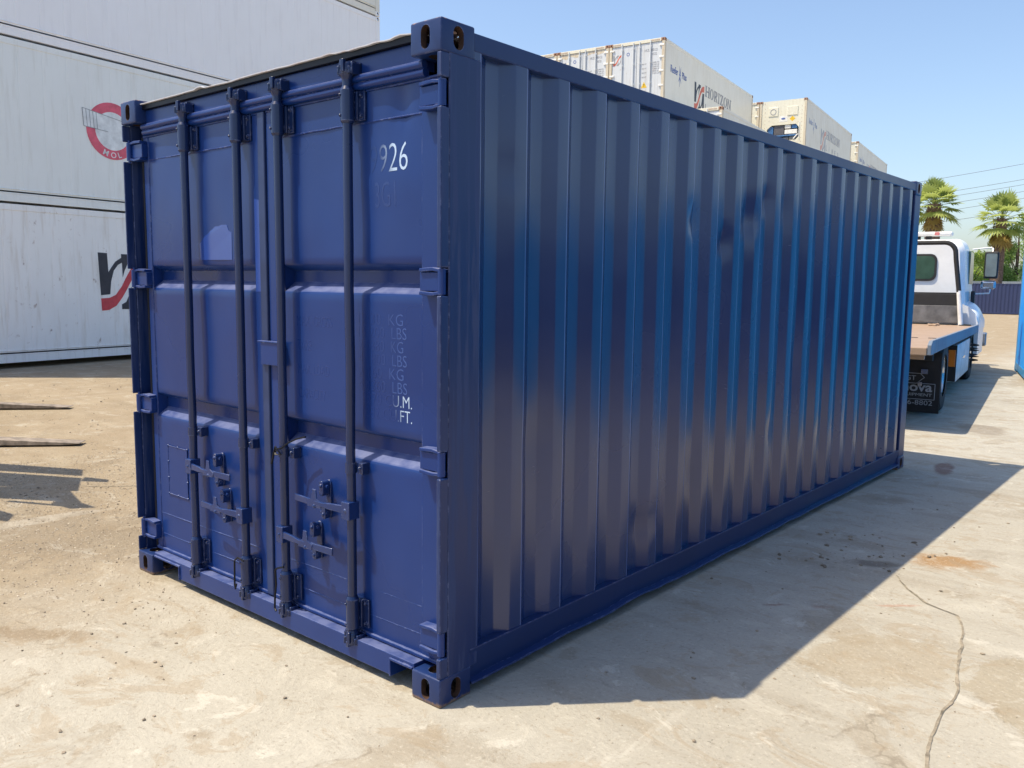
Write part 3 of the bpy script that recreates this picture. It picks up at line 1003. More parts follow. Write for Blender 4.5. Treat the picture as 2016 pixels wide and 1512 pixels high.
def handle(xb, sg, z, ln, parent):
    mb = MB()
    y = BY - .016
    # hub clamped on the bar
    mb.box(xb - .026, xb + .026, y - .020, BY + .022, z - .036, z + .040)
    mb.lathe([(0, .006), (.006, .005), (.008, 0)], (xb, y - .020, z + .004), (0, -1, 0), 10)
    # blade: flat bar, waist, flat end
    a = (xb + sg * .022, y - .008, z + .002)
    seg = [(0.0, .017, .006), (.08, .015, .006), (.13, .010, .008), (.17, .012, .007), (.22, .015, .0045), (ln, .016, .004)]
    vs, fs = [], []
    for d, hh, tt in seg:
        zz = z - .004 * d / ln + .004
        yy = y - .010 - .010 * math.sin(min(1, d / ln) * 3.1)
        vs += [(xb + sg * (.022 + d), yy - tt, zz - hh), (xb + sg * (.022 + d), yy + tt, zz - hh), (xb + sg * (.022 + d), yy + tt, zz + hh), (xb + sg * (.022 + d), yy - tt, zz + hh)]
    for i in range(len(seg) - 1):
        for k in range(4):
            k2 = (k + 1) % 4
            f = (i * 4 + k, i * 4 + k2, (i + 1) * 4 + k2, (i + 1) * 4 + k)
            fs.append(f if sg < 0 else tuple(reversed(f)))
    fs += [(0, 1, 2, 3) if sg > 0 else (3, 2, 1, 0), tuple(4 * (len(seg) - 1) + i for i in ((3, 2, 1, 0) if sg > 0 else (0, 1, 2, 3)))]
    mb.add(vs, fs)
    h = mb.build("handle", m_hard, parent, 0.003)
    # catch and retainer bolted to the door
    c = MB()
    xc = xb + sg * .205
    rr = lambda w, h, z0: [(p[0], p[1] + z0) for p in stadium(w, h, 6)]
    c.prism(rr(.036, .175, z + .006)[::-1], (xc, DY - .012, 0), (1, 0, 0), (0, 0, 1), (0, 1, 0), .010)
    c.prism(rr(.030, .070, z + .058)[::-1], (xc - .003, DY - .050, 0), (1, 0, 0), (0, 0, 1), (0, 1, 0), .038)
    c.prism(rr(.028, .060, z - .050)[::-1], (xc + .003, DY - .044, 0), (1, 0, 0), (0, 0, 1), (0, 1, 0), .032)
    c.lathe([(0, .008), (.007, .006), (.009, 0)], (xc - .003, DY - .050, z + .070), (0, -1, 0), 10)
    c.lathe([(0, .008), (.007, .006), (.009, 0)], (xc + .003, DY - .044, z - .058), (0, -1, 0), 10)
    c.tube([(xc - .022, DY - .030, z + .066), (xc + .024, DY - .030, z + .066)], .0085, 10)
    c.tube([(xc - .022, DY - .032, z - .052), (xc + .022, DY - .032, z - .052)], .0085, 10)
    c.prism([(-.050, -.022), (.045, -.020), (.052, .004), (.018, .018), (.012, .058), (-.012, .060), (-.020, .016), (-.055, .006)], (xc, y - .026, z + .004), (1, 0, 0), (0, 0, 1), (0, 1, 0), .006)
    c.lathe([(0, .012), (.008, .009), (.012, 0)], (xc, y - .020, z - .012), (0, -1, 0), 12)
    c.build("handle_catch", m_hard, parent, 0.002)
    return h
handle(XB[0], 1, .690, .36, dl)
handle(XB[1], -1, .515, .34, dl)
handle(XB[3], -1, .690, .34, dr)
handle(XB[2], 1, .490, .36, dr)

# wire seals and a zip tie
def wire(pts, r, parent, name="wire_tie"):
    return MB().tube(pts, r, 7).build(name, m_dark, parent)
wire([(-1.338, -.008, .298), (-1.375, -.018, .310), (-1.410, -.014, .285), (-1.416, -.012, .22), (-1.414, -.014, .16), (-1.405, -.016, .145), (-1.398, -.014, .17)], .0045, dl)
wire([(-1.005, -.010, .345), (-1.04, -.020, .335), (-1.066, -.014, .318), (-1.062, -.014, .25), (-1.076, -.012, .19), (-1.080, -.012, .13), (-1.066, -.014, .12)], .0048, dr)
wire([(-1.06, -.004, .90), (-1.038, -.012, .892), (-1.01, -.004, .90), (-.98, .010, .925), (-.93, .016, .948), (-.865, .020, .966)], .0042, dr)
wire([(-1.062, -.002, .885), (-1.04, -.018, .868), (-1.012, -.008, .868), (-1.045, -.016, .90), (-1.066, -.014, .845), (-1.075, -.016, .82)], .005, dr)

# riveted plate, torn sticker, stains, scratches on the left door
pb = MB().box(-2.186, -1.985, DY - .004, DY + .002, .477, .745)
rv = [(-2.186 + .201 * i / 2, z) for i in range(3) for z in (.477, .745)] + [(x, .477 + .268 * j / 3) for x in (-2.186, -1.985) for j in (1, 2)]
for x, z in rv:
    pb.lathe([(0, .006), (.005, .004), (.007, 0)], (x, DY - .004, z), (0, -1, 0), 8)
for a, b in (((-2.186, .477), (-1.985, .477)), ((-2.186, .745), (-1.985, .745)), ((-2.186, .477), (-2.186, .745)), ((-1.985, .477), (-1.985, .745))):
    pb.tube([(a[0], DY - .004, a[1]), (b[0], DY - .004, b[1])], .0022, 6)
drape(pb.build("access_plate", m_door, dl), True)
m_patch = container_paint("thin_paint_patch", (0.022, 0.055, 0.255), (0.035, 0.078, 0.30), 0.14, 0.24)
pts = [(-1.795, 1.752)]
N = 22
for i in range(N + 1):
    t = i / N
    x = -1.80 + .30 * t
    z = 1.835 + .085 * math.sin(t * 2.2) + .010 * mnoise.noise(Vector((t * 9, 2, 0))) - (.02 if t > .9 else 0)
    pts.append((x, z))
pts.append((-1.50, 1.750))
drape(MB().prism(pts[::-1], (0, DY - .0016, 0), (1, 0, 0), (0, 0, 1), (0, 1, 0), .006).build("torn_sticker_patch", m_patch, dl), True)
MB().prism([(-1.294, 1.60), (-1.250, 1.60), (-1.250, 2.02), (-1.294, 2.03)], (0, DY - .0062, 0), (1, 0, 0), (0, 0, 1), (0, 1, 0), .002).build("thin_paint_patch", m_patch, dl)

# lettering left on the right door
YT = DY
tx = lambda s, x, z, h, m, w=None, b=0.0: drape(text_mesh("door_lettering", s, (x, YT, z), (1, 0, 0), (0, 0, 1), h, m, dr, w, 0.0006, b), False)
tx("9926", -.478, 2.084, .108, m_fade, .228, -.012)
tx("3G1", -.445, 1.948, .098, m_ghost, .125, -.01)
rows = [("12 30  KG", 1.478), ("14 200  LBS", 1.424), ("2 1880  KG", 1.369), ("4 1800  LBS", 1.314), ("2 160  KG", 1.259), ("4 1360  LBS", 1.204)]
for s, z in rows:
    t = tx(s, -.258 - .30, z, .046, m_fade2, .295 if "LBS" in s else .275, -.012)
tx("3270 CU.M.", -.535, 1.149, .048, m_fade3, .300, -.012)
tx("1382 CU.FT.", -.535, 1.090, .048, m_fade3, .300, -.012)
for s, z in (("MAX. GROSS", 1.452), ("TARE", 1.345), ("MAX. LOAD", 1.238), ("CAPACITY", 1.128)):
    tx(s, -.985, z, .046, m_ghost, .040 * len(s) * .62, -.014)
# ------------------------------------------------------------------ white refrigerated containers
RH, RL = 2.896, 12.192
cast_rusty = casting_mesh(m_casting, m_rustdark)
cast_white = casting_mesh(m_white1, m_rustdark)
cast_cream = casting_mesh(m_reefertrim, m_rustdark)

def reefer_side(x, sg, mat, parent, H=RH, L=RL, groove=0.45):
    """smooth insulated wall with shallow vertical joints"""
    mb = MB()
    pr = [(CL * .6, 0.0)]
    y = 0.5
    while y < L - 0.3:
        pr += [(y - .02, 0.0), (y - .008, -.005), (y + .008, -.005), (y + .02, 0.0)]
        y += groove
    pr.append((L - CL * .6, 0.0))
    zs = [0.20 + (H - .32) * i / 8 for i in range(9)]
    vs = []
    for z in zs:
        for (yy, xx) in pr:
            vs.append((x + sg * (-.014 + xx + .003 * mnoise.noise(Vector((yy * 1.3, z * 1.1, x)))), yy, z))
    n = len(pr)
    fs = []
    for j in range(len(zs) - 1):
        for i in range(n - 1):
            f = (j * n + i, j * n + i + 1, (j + 1) * n + i + 1, (j + 1) * n + i)
            fs.append(f if sg > 0 else tuple(reversed(f)))
    mb.add(vs, fs, False)
    return mb.build("side_panel", mat, parent)

def reefer(name, label, cat, loc, rz, side, trim, cast, group, near="doors", door_mat=None, H=RH, L=RL):
    t = thing(name, label, cat, loc, rz, group)
    castings(cast, t, WD, L, H)
    reefer_side(0.0, 1, side, t, H, L)
    reefer_side(-WD, -1, side, t, H, L)
    for x, s in ((0, -1), (-WD, 1)):
        a, b = sorted((x + s * .003, x + s * .08))
        MB().box(a, b, CL, L - CL, H - .125, H - .012).build("top_rail", side, t, 0.006)
        r = MB().box(a, b, CL, L - CL, .012, .165)
        a2, b2 = sorted((x + s * -.0015, x + s * .05))
        r.box(a2, b2, CL, L - CL, .150, .172).box(a2, b2, CL, L - CL, .228, .240)
        r.build("bottom_rail", side, t, 0.004)
        for y0, y1 in ((.002, .16), (L - .16, L - .002)):
            a3, b3 = sorted((x + s * .004, x + s * .12))
            MB().box(a3, b3, y0 + .002, y1, CH, H - CH).build("corner_post", trim, t, 0.006)
    MB().box(-WD + .06, -.06, .1, L - .1, H - .09, H - .035).build("roof_panel", side, t)
    MB().box(-WD + .06, -.06, .1, L - .1, .06, .14).build("floor_frame", trim, t)
    MB().box(-WD + .16, -.16, L - .06, L - .02, .1, H - .05).build("end_wall", side, t)
    if near == "wall":
        MB().box(-WD + .122, -.122, .03, .07, .1, H - .05).build("end_wall", side, t)
    return t

def reefer_doors(t, mat, trim, H=RH, emblem=True):
    MB().box(-WD + .163, -.163, .01, .12, H - .13, H - .006).build("door_header", trim, t, 0.006)
    MB().box(-WD + .163, -.163, .01, .12, .01, .16).build("door_sill", trim, t, 0.006)
    hv = MB()
    for k in range(8):
        hv.box(-.60 + k * .05, -.58 + k * .05, .004, .02, H - .10, H - .04)
        hv.box(-2.30 + k * .05, -2.28 + k * .05, .004, .02, H - .10, H - .04)
    hv.build("header_vent", m_casting, t)
    ds = []
    for a, b, bars in ((-WD + .13, -WD / 2 - .008, (-1.86, -1.36)), (-WD / 2 + .008, -.13, (-1.08, -.61))):
        d = MB().box(a, b, .035, .09, .17, H - .14).build("door", mat, t, 0.01)
        for bx in bars:
            m = MB().tube([(bx, .005, .1), (bx, .005, H - .06)], .026, 10)
            for z in (.35, 1.2, 2.0, 2.62):
                m.box(bx - .05, bx + .05, -.005, .036, z - .03, z + .03)
            m.build("locking_bar", mat, d)
        hx = a if a < -2 else b
        for z in (.45, 1.05, 1.62, 2.16, 2.62):
            MB().box(hx - .10, hx + .10, -.004, .034, z - .035, z + .035).build("hinge", m_whitemark, d, 0.008)
        ds.append(d)
    return ds

EMB_NAVY = [(823, 492), (893, 495), (898, 655), (925, 610), (955, 565), (1003, 530), (1003, 499), (1095, 499), (1095, 540), (1060, 560), (1025, 640), (1010, 692), (1008, 570), (975, 590), (940, 640), (916, 730), (905, 838), (835, 845)]
EMB_RED = [(835, 872), (900, 868), (950, 843), (1000, 770), (1045, 680), (1090, 600), (1140, 530), (1200, 497), (1255, 492), (1255, 594), (1190, 597), (1140, 622), (1090, 695), (1045, 785), (1000, 865), (950, 935), (890, 970), (838, 974)]
def emblem(parent, s0, z0, w, h, n_mat, r_mat, face="side", name="emblem"):
    """two dark strokes and one red swoosh on the side (x=0) or the end (y=0) of a container"""
    cx, cy = 1045, 732
    def tr(p, rot=False):
        X, Y = (p[0] - cx) / 436, (cy - p[1]) / 482
        if rot:
            X, Y = -X, -Y
        return ((X + .5) * w, (Y + .5) * h)
    o, u, d = ((-.002, s0, z0), (0, 1, 0), (1, 0, 0)) if face == "side" else ((s0, .036, z0), (1, 0, 0), (0, -1, 0))
    t1 = .004
    e = None
    for k, (poly, m) in enumerate(((([tr(p) for p in EMB_NAVY]), n_mat), ([tr(p, True) for p in EMB_NAVY], n_mat), ([tr(p) for p in EMB_RED], r_mat))):
        mb = MB().prism(poly[::-1], (o[0] - d[0] * .012, o[1] - d[1] * .012, o[2]), u, (0, 0, 1), d, .016 + (.001 if k == 2 else 0) - (.010 if face == "side" else 0))
        ob = mb.build(name, m, parent)
        if e is None:
            e = ob
    return e

def side_text(s, y, z, h, w, mat, parent, bold=0.0, name="side_lettering"):
    return text_mesh(name, s, (-.0105, y, z), (0, 1, 0), (0, 0, 1), h, mat, parent, w, 0.004, bold)

def serif_word(word, y, z, h, w, mat, parent):
    """bold serif capitals built from strokes"""
    st = {'H': [(0, 0, .26, 1), (.74, 0, 1, 1), (.2, .44, .8, .56)], 'I': [(.3, 0, .7, 1)], 'N': [(.04, 0, .2, 1), (.82, 0, .96, 1)], 'R': [(.1, 0, .36, 1)], 'Z': [(.05, 0, .95, .1), (.05, .9, .95, 1)]}
    se = {'H': [(-.08, 0, .36, .07), (.64, 0, 1.08, .07), (-.08, .93, .36, 1), (.64, .93, 1.08, 1)], 'I': [(.1, 0, .9, .07), (.1, .93, .9, 1)], 'N': [(-.1, 0, .34, .07), (-.1, .93, .25, 1), (.68, .93, 1.1, 1)], 'R': [(0, 0, .5, .07), (0, .93, .3, 1)], 'Z': [(.05, .75, .13, 1), (.87, 0, .95, .25)]}
    wid = {'H': 1.0, 'O': 1.0, 'R': .95, 'I': .5, 'Z': .85, 'N': 1.0}
    tot = sum(wid[c] for c in word) + .14 * (len(word) - 1)
    k = w / tot
    mb = MB()
    cur = y
    def P(pts, c0, cw, t):
        mb.prism([(c0 + p[0] * cw, p[1] * h) for p in pts], (-.012, 0, z), (0, 1, 0), (0, 0, 1), (1, 0, 0), .004 + t)
    for c in word:
        cw = wid[c] * k
        for i, (a, b, a2, b2) in enumerate(st.get(c, [])):
            P([(a, b), (a2, b), (a2, b2), (a, b2)], cur, cw, .003 + .0004 * i)
        for i, (a, b, a2, b2) in enumerate(se.get(c, [])):
            P([(a, b), (a2, b), (a2, b2), (a, b2)], cur, cw, .0055)
        if c == 'O':
            n = 24
            vs, fs = [], []
            for i in range(n):
                an = 2 * math.pi * i / n
                for rx, rz in ((.5, .5), (.26, .43)):
                    vs.append((-.005, cur + cw * (.5 + rx * math.cos(an)), z + h * (.5 + rz * math.sin(an))))
            for i in range(n):
                j = (i + 1) % n
                fs.append((2 * i, 2 * j, 2 * j + 1, 2 * i + 1))
            mb.add(vs, fs)
        if c == 'R':
            P([(.3, .93), (.3, 1), (.7, 1), (.92, .88), (.92, .62), (.7, .48), (.3, .48), (.3, .55), (.58, .57), (.66, .66), (.66, .84), (.58, .93)][::-1], cur, cw, .0045)
            P([(.40, .50), (.62, .50), (1.05, 0), (.78, 0)][::-1], cur, cw, .0048)
        if c == 'N':
            P([(.0, 1), (.22, 1), (.96, 0), (.80, 0)][::-1], cur, cw, .0048)
        if c == 'Z':
            P([(.62, .95), (.95, .95), (.36, .05), (.05, .05)][::-1], cur, cw, .0048)
        cur += cw + .14 * k
    return mb.build("side_lettering", mat, parent)

# ---- stack on the left, four high
RZ = R(8.5)
LS = Vector((-14.46, 1.79, 0))
LG = "white reefer containers stacked at the left"
pal = [m_white1, m_white2, m_white3, m_creamside]
labs = ["rust spotted white reefer container with black and red emblem, bottom of the left stack",
        "greenish white reefer container with a red roundel, second from the ground in the left stack",
        "clean white reefer container without markings, third from the ground in the left stack",
        "cream reefer container at the very top of the left stack, cut by the frame"]
stack_left = []
for k in range(4):
    t = reefer("reefer_container", labs[k], "refrigerated container", (LS.x, LS.y, .093 + k * 2.916), RZ, pal[k], pal[k], cast_white, LG, near="wall")
    stack_left.append(t)
# dunnage beams under the bottom one
for y in (.25, 6.0, 11.9):
    o = MB().box(-WD + .1, -.06, -.12, .12, 0, .0925).build("timber_beam", m_chassis, None, 0.01)
    o.location = (LS.x - math.sin(RZ) * y, LS.y + math.cos(RZ) * y, 0)
    o.rotation_euler = (0, 0, RZ)
    tag(o, "dark bearer under the bottom white reefer of the left stack", "timber beam", "bearers under the left stack")
emblem(stack_left[0], 3.68, .93, 1.22, 1.15, m_logonavy, m_logored)
# red roundel with letters on the second one (the figure inside is left out)
t = stack_left[1]
z0 = -(0.093 + 2.916)
C0 = (-.0135, 4.10, 4.56 + z0)
def disc(r, mat, th, name, cx=0, cz=0, n=40):
    return MB().lathe([(0, th), (r, th), (r, 0)], (C0[0], C0[1] + cx, C0[2] + cz), (1, 0, 0), n).build(name, mat, t)
disc(.55, m_roundred, .006, "roundel")
disc(.37, m_roundwhite, .0072, "roundel_centre")
MB().prism([(-.62, .36), (-.10, .27), (.50, .18), (.50, -.02), (-.10, -.02), (-.60, .02)][::-1], (C0[0] - .004, C0[1], C0[2]), (0, 1, 0), (0, 0, 1), (1, 0, 0), .0125).build("roundel_box", m_roundwhite, t)
bl = MB()
for a, b in (((-.62, .36), (.50, .18)), ((-.60, .02), (-.10, -.02)), ((-.62, .36), (-.60, .02)), ((-.55, .35), (-.53, .02)), ((-.48, .34), (-.46, .01)), ((-.41, .325), (-.39, .0)), ((-.34, .31), (-.32, 0))):
    bl.tube([(C0[0] + .008, C0[1] + a[0], C0[2] + a[1]), (C0[0] + .008, C0[1] + b[0], C0[2] + b[1])], .006, 5)
bl.build("roundel_box_outline", m_fadegrey, t)
for i, ch in enumerate("MOL"):
    a = R(-111 + i * 20)
    u = Vector((0, -math.sin(a), math.cos(a)))
    c = Vector((C0[0], C0[1] + .46 * math.cos(a), C0[2] + .46 * math.sin(a)))
    text_mesh("roundel_letter", ch, c - u * .05 - Vector((0, -u.z, u.y)) * .055, u, Vector((0, -u.z, u.y)), .11, m_roundwhite, t, None, .008, .004)

# ---- stacks on the right, farther back: a grid of columns and rows
R2 = Vector((math.cos(RZ), math.sin(RZ), 0))
F2 = Vector((-math.sin(RZ), math.cos(RZ), 0))
G0 = Vector((-13.57, 28.86, 0))
PIT = 2.915
def slot(col, row, tier, rowoff):
    p = G0 - R2 * 2.46 * col + F2 * rowoff
    return (p.x, p.y, ground_z(p.x, p.y + 6) + tier * PIT - .04)
ROW = [0.0, 13.4, 28.0]
RG = "reefer containers stacked in rows behind the navy container"
# door-end container with the wide side lettering
def lettered_side(t, mats, strong=True):
    nav, red, txt, blue = mats
    emblem(t, 3.56, .74, 1.25, 1.15, nav, red)
    serif_word("HORIZON", 4.98, 1.52, .47, 3.62, txt, t)
    for i, ch in enumerate("LINES"):
        side_text(ch, 5.00 + i * .78, .90, .30, .22 if ch != "I" else .05, txt, t)
    side_text("Reefer", .72, 1.70, .30, .82, blue, t, .012)
    side_text("Plus", 2.02, 1.68, .28, .52, blue, t, .012)
    spl = []
    for i in range(14):
        a = math.pi * i / 7 + .2
        rr = (.44 if i % 2 == 0 else .13) * (1.0 if abs(math.sin(a)) > .5 else .45)
        spl.append((1.78 + rr * .5 * math.cos(a), 1.74 + rr * math.sin(a)))
    MB().prism(spl, (-.016, 0, 0), (0, 1, 0), (0, 0, 1), (1, 0, 0), .006).build("splash_mark", blue, t)

A = reefer("reefer_container", "cream reefer container with large dark HORIZON lettering on its side and grey doors", "refrigerated container", slot(1, 0, 3, 0), RZ, m_creamside, m_reefertrim, cast_rusty, RG)
lettered_side(A, (m_logonavy, m_logoorange, m_fadegrey, m_fadeblue))
ds = reefer_doors(A, m_reeferdoor, m_cream)
def end_marks(t, d_l, d_r, worn=False):
    if worn:
        pk = [(-2.25, 2.62), (-2.0, 2.55), (-1.8, 2.66), (-1.5, 2.58), (-1.3, 2.64), (-1.3, 2.74), (-2.25, 2.74)]
        MB().prism(pk, (0, .033, 0), (1, 0, 0), (0, 0, 1), (0, 1, 0), .004).build("peeled_paint", m_reefertrim, d_l)
        MB().prism([(-1.0, 2.60), (-.75, 2.66), (-.5, 2.58), (-.2, 2.64), (-.2, 2.74), (-1.0, 2.74)], (0, .033, 0), (1, 0, 0), (0, 0, 1), (0, 1, 0), .004).build("peeled_paint", m_reefertrim, d_r)
    emblem(d_l, -2.27, 2.02, .42, .42, m_fadegrey, m_logoorange if not worn else m_creamside, face="end")
    MB().lathe([(.045, .003), (.07, .003), (.07, 0)], (-1.60, .034, 2.42), (0, -1, 0), 20).build("round_mark", m_fadeblue, d_l)
    ft = lambda s, x, z, h, w: text_mesh("door_lettering", s, (x, .0345, z), (1, 0, 0), (0, 0, 1), h, m_fadegrey, d_r, w, .003)
    ft("HRZU 480122", -.88, 2.42, .10, .56)
    ft("4532", -.55, 2.26, .10, .20)
    for k in range(6):
        ft("32480 KG" if k % 2 == 0 else "71600 LB", -.52, 1.95 - k * .085, .055, .28)
    for k in range(4):
        ft("MAX WT", -.98, 1.92 - k * .17, .055, .2)
    MB().prism([(-1.0, 1.02), (-.74, 1.02), (-.87, 1.26)], (0, .0345, 0), (1, 0, 0), (0, 0, 1), (0, -1, 0), .003).build("warning_triangle", m_yellow, d_r)
    text_mesh("warning_mark", "!", (-.885, .031, 1.06), (1, 0, 0), (0, 0, 1), .12, m_chassis, d_r, .03, .002)
end_marks(A, *ds)
B = reefer("reefer_container", "grey doored reefer container with peeling paint, left beside the one lettered HORIZON", "refrigerated container", slot(2, 0, 3, 0), RZ, m_creamside, m_reefertrim, cast_rusty, RG)
ds = reefer_doors(B, m_reeferdoor, m_cream)
end_marks(B, *ds, worn=True)
C_ = reefer("reefer_container", "leftmost reefer container behind the navy one, showing only its upper door edge", "refrigerated container", slot(3, 0, 3, 0), RZ, m_creamside, m_reefertrim, cast_rusty, RG)
reefer_doors(C_, m_reeferdoor, m_cream)
E_ = reefer("reefer_container", "lower cream reefer container before the one lettered HORIZON, only its top edge in view", "refrigerated container", slot(0, 0, 2, 0), RZ, m_creamside, m_reefertrim, cast_rusty, RG)
reefer_doors(E_, m_reeferdoor, m_cream)
# machinery end
Fm = reefer("reefer_container", "cream reefer container with its blue cooling machinery end showing", "refrigerated container", slot(0, 1, 3, ROW[1]), RZ, m_creamside, m_reefertrim, cast_rusty, RG)
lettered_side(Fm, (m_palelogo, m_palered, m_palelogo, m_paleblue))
def machinery(t):
    H = RH
    # front frame plate with an eight-sided opening
    outer = [(-WD + .125, .14), (-.125, .14), (-.125, H - .02), (-WD + .125, H - .02)]
    op = [(-2.02, .98), (-1.86, .82), (-.52, .82), (-.36, .98), (-.36, 1.44), (-.52, 1.62), (-1.78, 1.62), (-2.02, 1.42)]
    y0, y1 = .030, .10
    vs = [(p[0], y0, p[1]) for p in outer] + [(p[0], y0, p[1]) for p in op] + [(p[0], y1 + .35, p[1]) for p in op]
    fs = [(0, 1, 6, 5), (0, 5, 4), (1, 7, 6), (1, 2, 8, 7), (2, 9, 8), (2, 3, 10, 9), (3, 11, 10), (3, 0, 4, 11)]
    for i in range(8):
        j = (i + 1) % 8
        fs.append((4 + i, 4 + j, 12 + j, 12 + i))
    p = MB().add(vs, fs).build("machinery_panel", m_cream, t)
    MB().box(-2.05, -.33, y1 + .30, y1 + .34, .78, 1.66).build("cooling_recess", m_unitblue, p)
    c = MB().box(-1.66, -1.14, .08, .40, 1.12, 1.60)
    c.build("condenser_mesh", m_mesh, p, 0.01)
    MB().box(-1.10, -.46, .07, .40, 1.14, 1.36).build("control_box", m_whitemark, p, 0.015)
    MB().box(-1.10, -.80, .07, .40, 1.42, 1.60).build("control_box", m_whitemark, p, 0.015)
    MB().box(-.74, -.46, .07, .40, 1.42, 1.60).build("display_box", m_unitblue, p, 0.01)
    MB().box(-1.98, -.40, .06, .12, 1.03, 1.10).build("cross_bar", m_unitblue, p, 0.01)
    MB().box(-1.98, -1.70, .07, .14, 1.12, 1.55).build("side_cover", m_unitblue, p, 0.01)
    mm = MB()
    mm.tube([(-1.5, .20, .92), (-.9, .20, .92)], .10, 14)
    mm.box(-.86, -.56, .1, .3, .84, 1.0)
    mm.build("compressor", m_steel, p, 0.01)
    for x0, x1 in ((-1.96, -1.46), (-1.0, -.44)):
        MB().box(x0, x1, .006, .034, 2.08, 2.54).build("access_cover", m_cream, p, 0.05, 4)
    MB().lathe([(.12, .004), (.16, .004), (.16, 0)], (-1.71, .006, 2.30), (0, -1, 0), 22).build("round_mark", m_fadegrey, p)
    emblem(p, -1.40, 2.12, .40, .40, m_fadegrey, m_logoorange, face="end")
    MB().box(-1.38, -.98, .024, .032, 1.78, 2.06).build("label_plate", m_whitemark, p)
    ov = MB().lathe([(0, .003), (.05, .003), (.05, 0)], (-1.18, .0235, 1.93), (0, -1, 0), 18).build("oval_mark", m_fadeblue, p)
    for v in ov.data.vertices:
        v.co.x = -1.18 + (v.co.x + 1.18) * 2.2
    MB().prism([(-.86, 1.90), (-.71, 1.76), (-.56, 1.90), (-.71, 2.04)], (0, .0295, 0), (1, 0, 0), (0, 0, 1), (0, -1, 0), .003).build("warning_diamond", m_yellow, p)
    MB().tube([(-.34, .02, .84), (-.34, .02, 1.7)], .02, 8).tube([(-.62, .03, .86), (-.40, .03, 1.10)], .035, 8).build("pipe", m_whitemark, p)
    rv = MB()
    for k in range(12):
        for x in (-2.14, -.24):
            rv.lathe([(0, .008), (.012, .006), (.016, 0)], (x, .03, .3 + k * .2), (0, -1, 0), 6)
    rv.build("rivet_row", m_casting, p)
machinery(Fm)
H_ = reefer("reefer_container", "cream reefer container seen as a narrow strip left of the blue machinery end", "refrigerated container", slot(1, 1, 3, ROW[1]), RZ, m_creamside, m_reefertrim, cast_rusty, RG)
reefer_doors(H_, m_cream, m_cream)
Gm = reefer("reefer_container", "far cream reefer container with faint lettering, top of the last row", "refrigerated container", slot(0, 2, 3, ROW[2]), RZ, m_creamside, m_reefertrim, cast_rusty, RG)
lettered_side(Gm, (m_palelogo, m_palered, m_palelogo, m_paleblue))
reefer_doors(Gm, m_cream, m_cream)
Hm2 = reefer("reefer_container", "pale sliver of a reefer container left of the far one in the last row", "refrigerated container", slot(1, 2, 3, ROW[2]), RZ, m_creamside, m_reefertrim, cast_rusty, RG)
# the tiers that carry them
sm = MB()
sm.box(-WD + .01, -.01, .02, RL - .02, .0, RH)
sup = sm.build("reefer_container", m_creamside, None, 0.02)
tag(sup, "cream reefer container of the lower tiers, hidden behind the navy container", "refrigerated container", "lower tier reefers that carry the rows behind")
first = True
for row, cols in ((0, (0, 1, 2, 3)), (1, (0, 1)), (2, (0, 1))):
    for col in cols:
        for tier in range(2 if (row, col) == (0, 0) else 3):
            o = sup if first else sup.copy()
            if not first:
                COL.objects.link(o)
            first = False
            o.location = slot(col, row, tier, ROW[row])
            o.rotation_euler = (0, 0, RZ)

# ------------------------------------------------------------------ dry containers: cyan ones along the right edge, an indigo one far off
def dry(name, label, cat, loc, rz, paint, frame, cast, L, H=2.591, group=None, rows=2):
    t = thing(name, label, cat, loc, rz, group)
    castings(cast, t, WD, L, H)
    for x, sg in ((-.006, 1), (-WD + .006, -1)):
        corrugated(MB(), CL, L - CL, .165, H - .08, x, .036, .28, .22, rows=rows, sgn=sg).build("side_panel", paint, t, sharp=60)
    for x, s in ((0, -1), (-WD, 1)):
        a, b = sorted((x + s * .003, x + s * .063))
        MB().box(a, b, CL, L - CL, H - .09, H - .018).build("top_rail", frame, t, 0.005)
        MB().box(a, b, CL, L - CL, .04, .185).build("bottom_rail", frame, t, 0.005)
        for y0, y1 in ((.004, .15), (L - .15, L - .004)):
            a3, b3 = sorted((x + s * .004, x + s * .11))
            MB().box(a3, b3, y0, y1, CH, H - CH).build("corner_post", frame, t, 0.005)
    for y0 in (.03, L - .07):
        MB().box(-WD + .1, -.1, y0, y0 + .04, .06, H - .04).build("end_wall", paint, t)
    MB().box(-WD + .05, -.05, .1, L - .1, H - .06, H - .03).build("roof_panel", paint, t)
    MB().box(-WD + .05, -.05, .1, L - .1, .08, .15).build("floor", frame, t)
    return t
cast_cyan = casting_mesh(m_cyandark, m_rustdark)
cast_ind = casting_mesh(m_indigo, m_rustdark)
rc = R(13.6)
def from_far_left(px, py, rz, L):
    """origin (near right corner) of a container whose far left bottom corner is at px,py"""
    return (px + WD * math.cos(rz) + L * math.sin(rz), py + WD * math.sin(rz) - L * math.cos(rz), 0)
dry("dry_container", "bright cyan container whose corrugated long side just enters at the right edge", "shipping container", from_far_left(-1.15, 17.82, rc, 12.19), rc, m_cyan, m_cyandark, cast_cyan, 12.19, group="cyan containers along the right side")
dry("dry_container", "cyan container standing outside the right edge, seen only as a reflection", "shipping container", (6.75, 7.0, 0), R(11), m_cyan, m_cyandark, cast_cyan, 6.058, group="cyan containers along the right side")
dry("dry_container", "cyan container standing outside the right edge, seen only as a reflection", "shipping container", (9.3, 7.6, 0), R(11), m_cyan, m_cyandark, cast_cyan, 6.058, group="cyan containers along the right side")
dry("dry_container", "indigo container standing outside the right edge, seen only as a reflection", "shipping container", (11.6, -2.5, 0), R(3), m_indigo, m_indigo, cast_ind, 12.19)
ind = dry("dry_container", "indigo blue corrugated container lying crosswise far down the yard, behind the tow truck", "shipping container", (-18.6, 78.0, ground_z(0, 79)), R(8.5 - 90), m_indigo, m_indigo, cast_ind, 12.19)
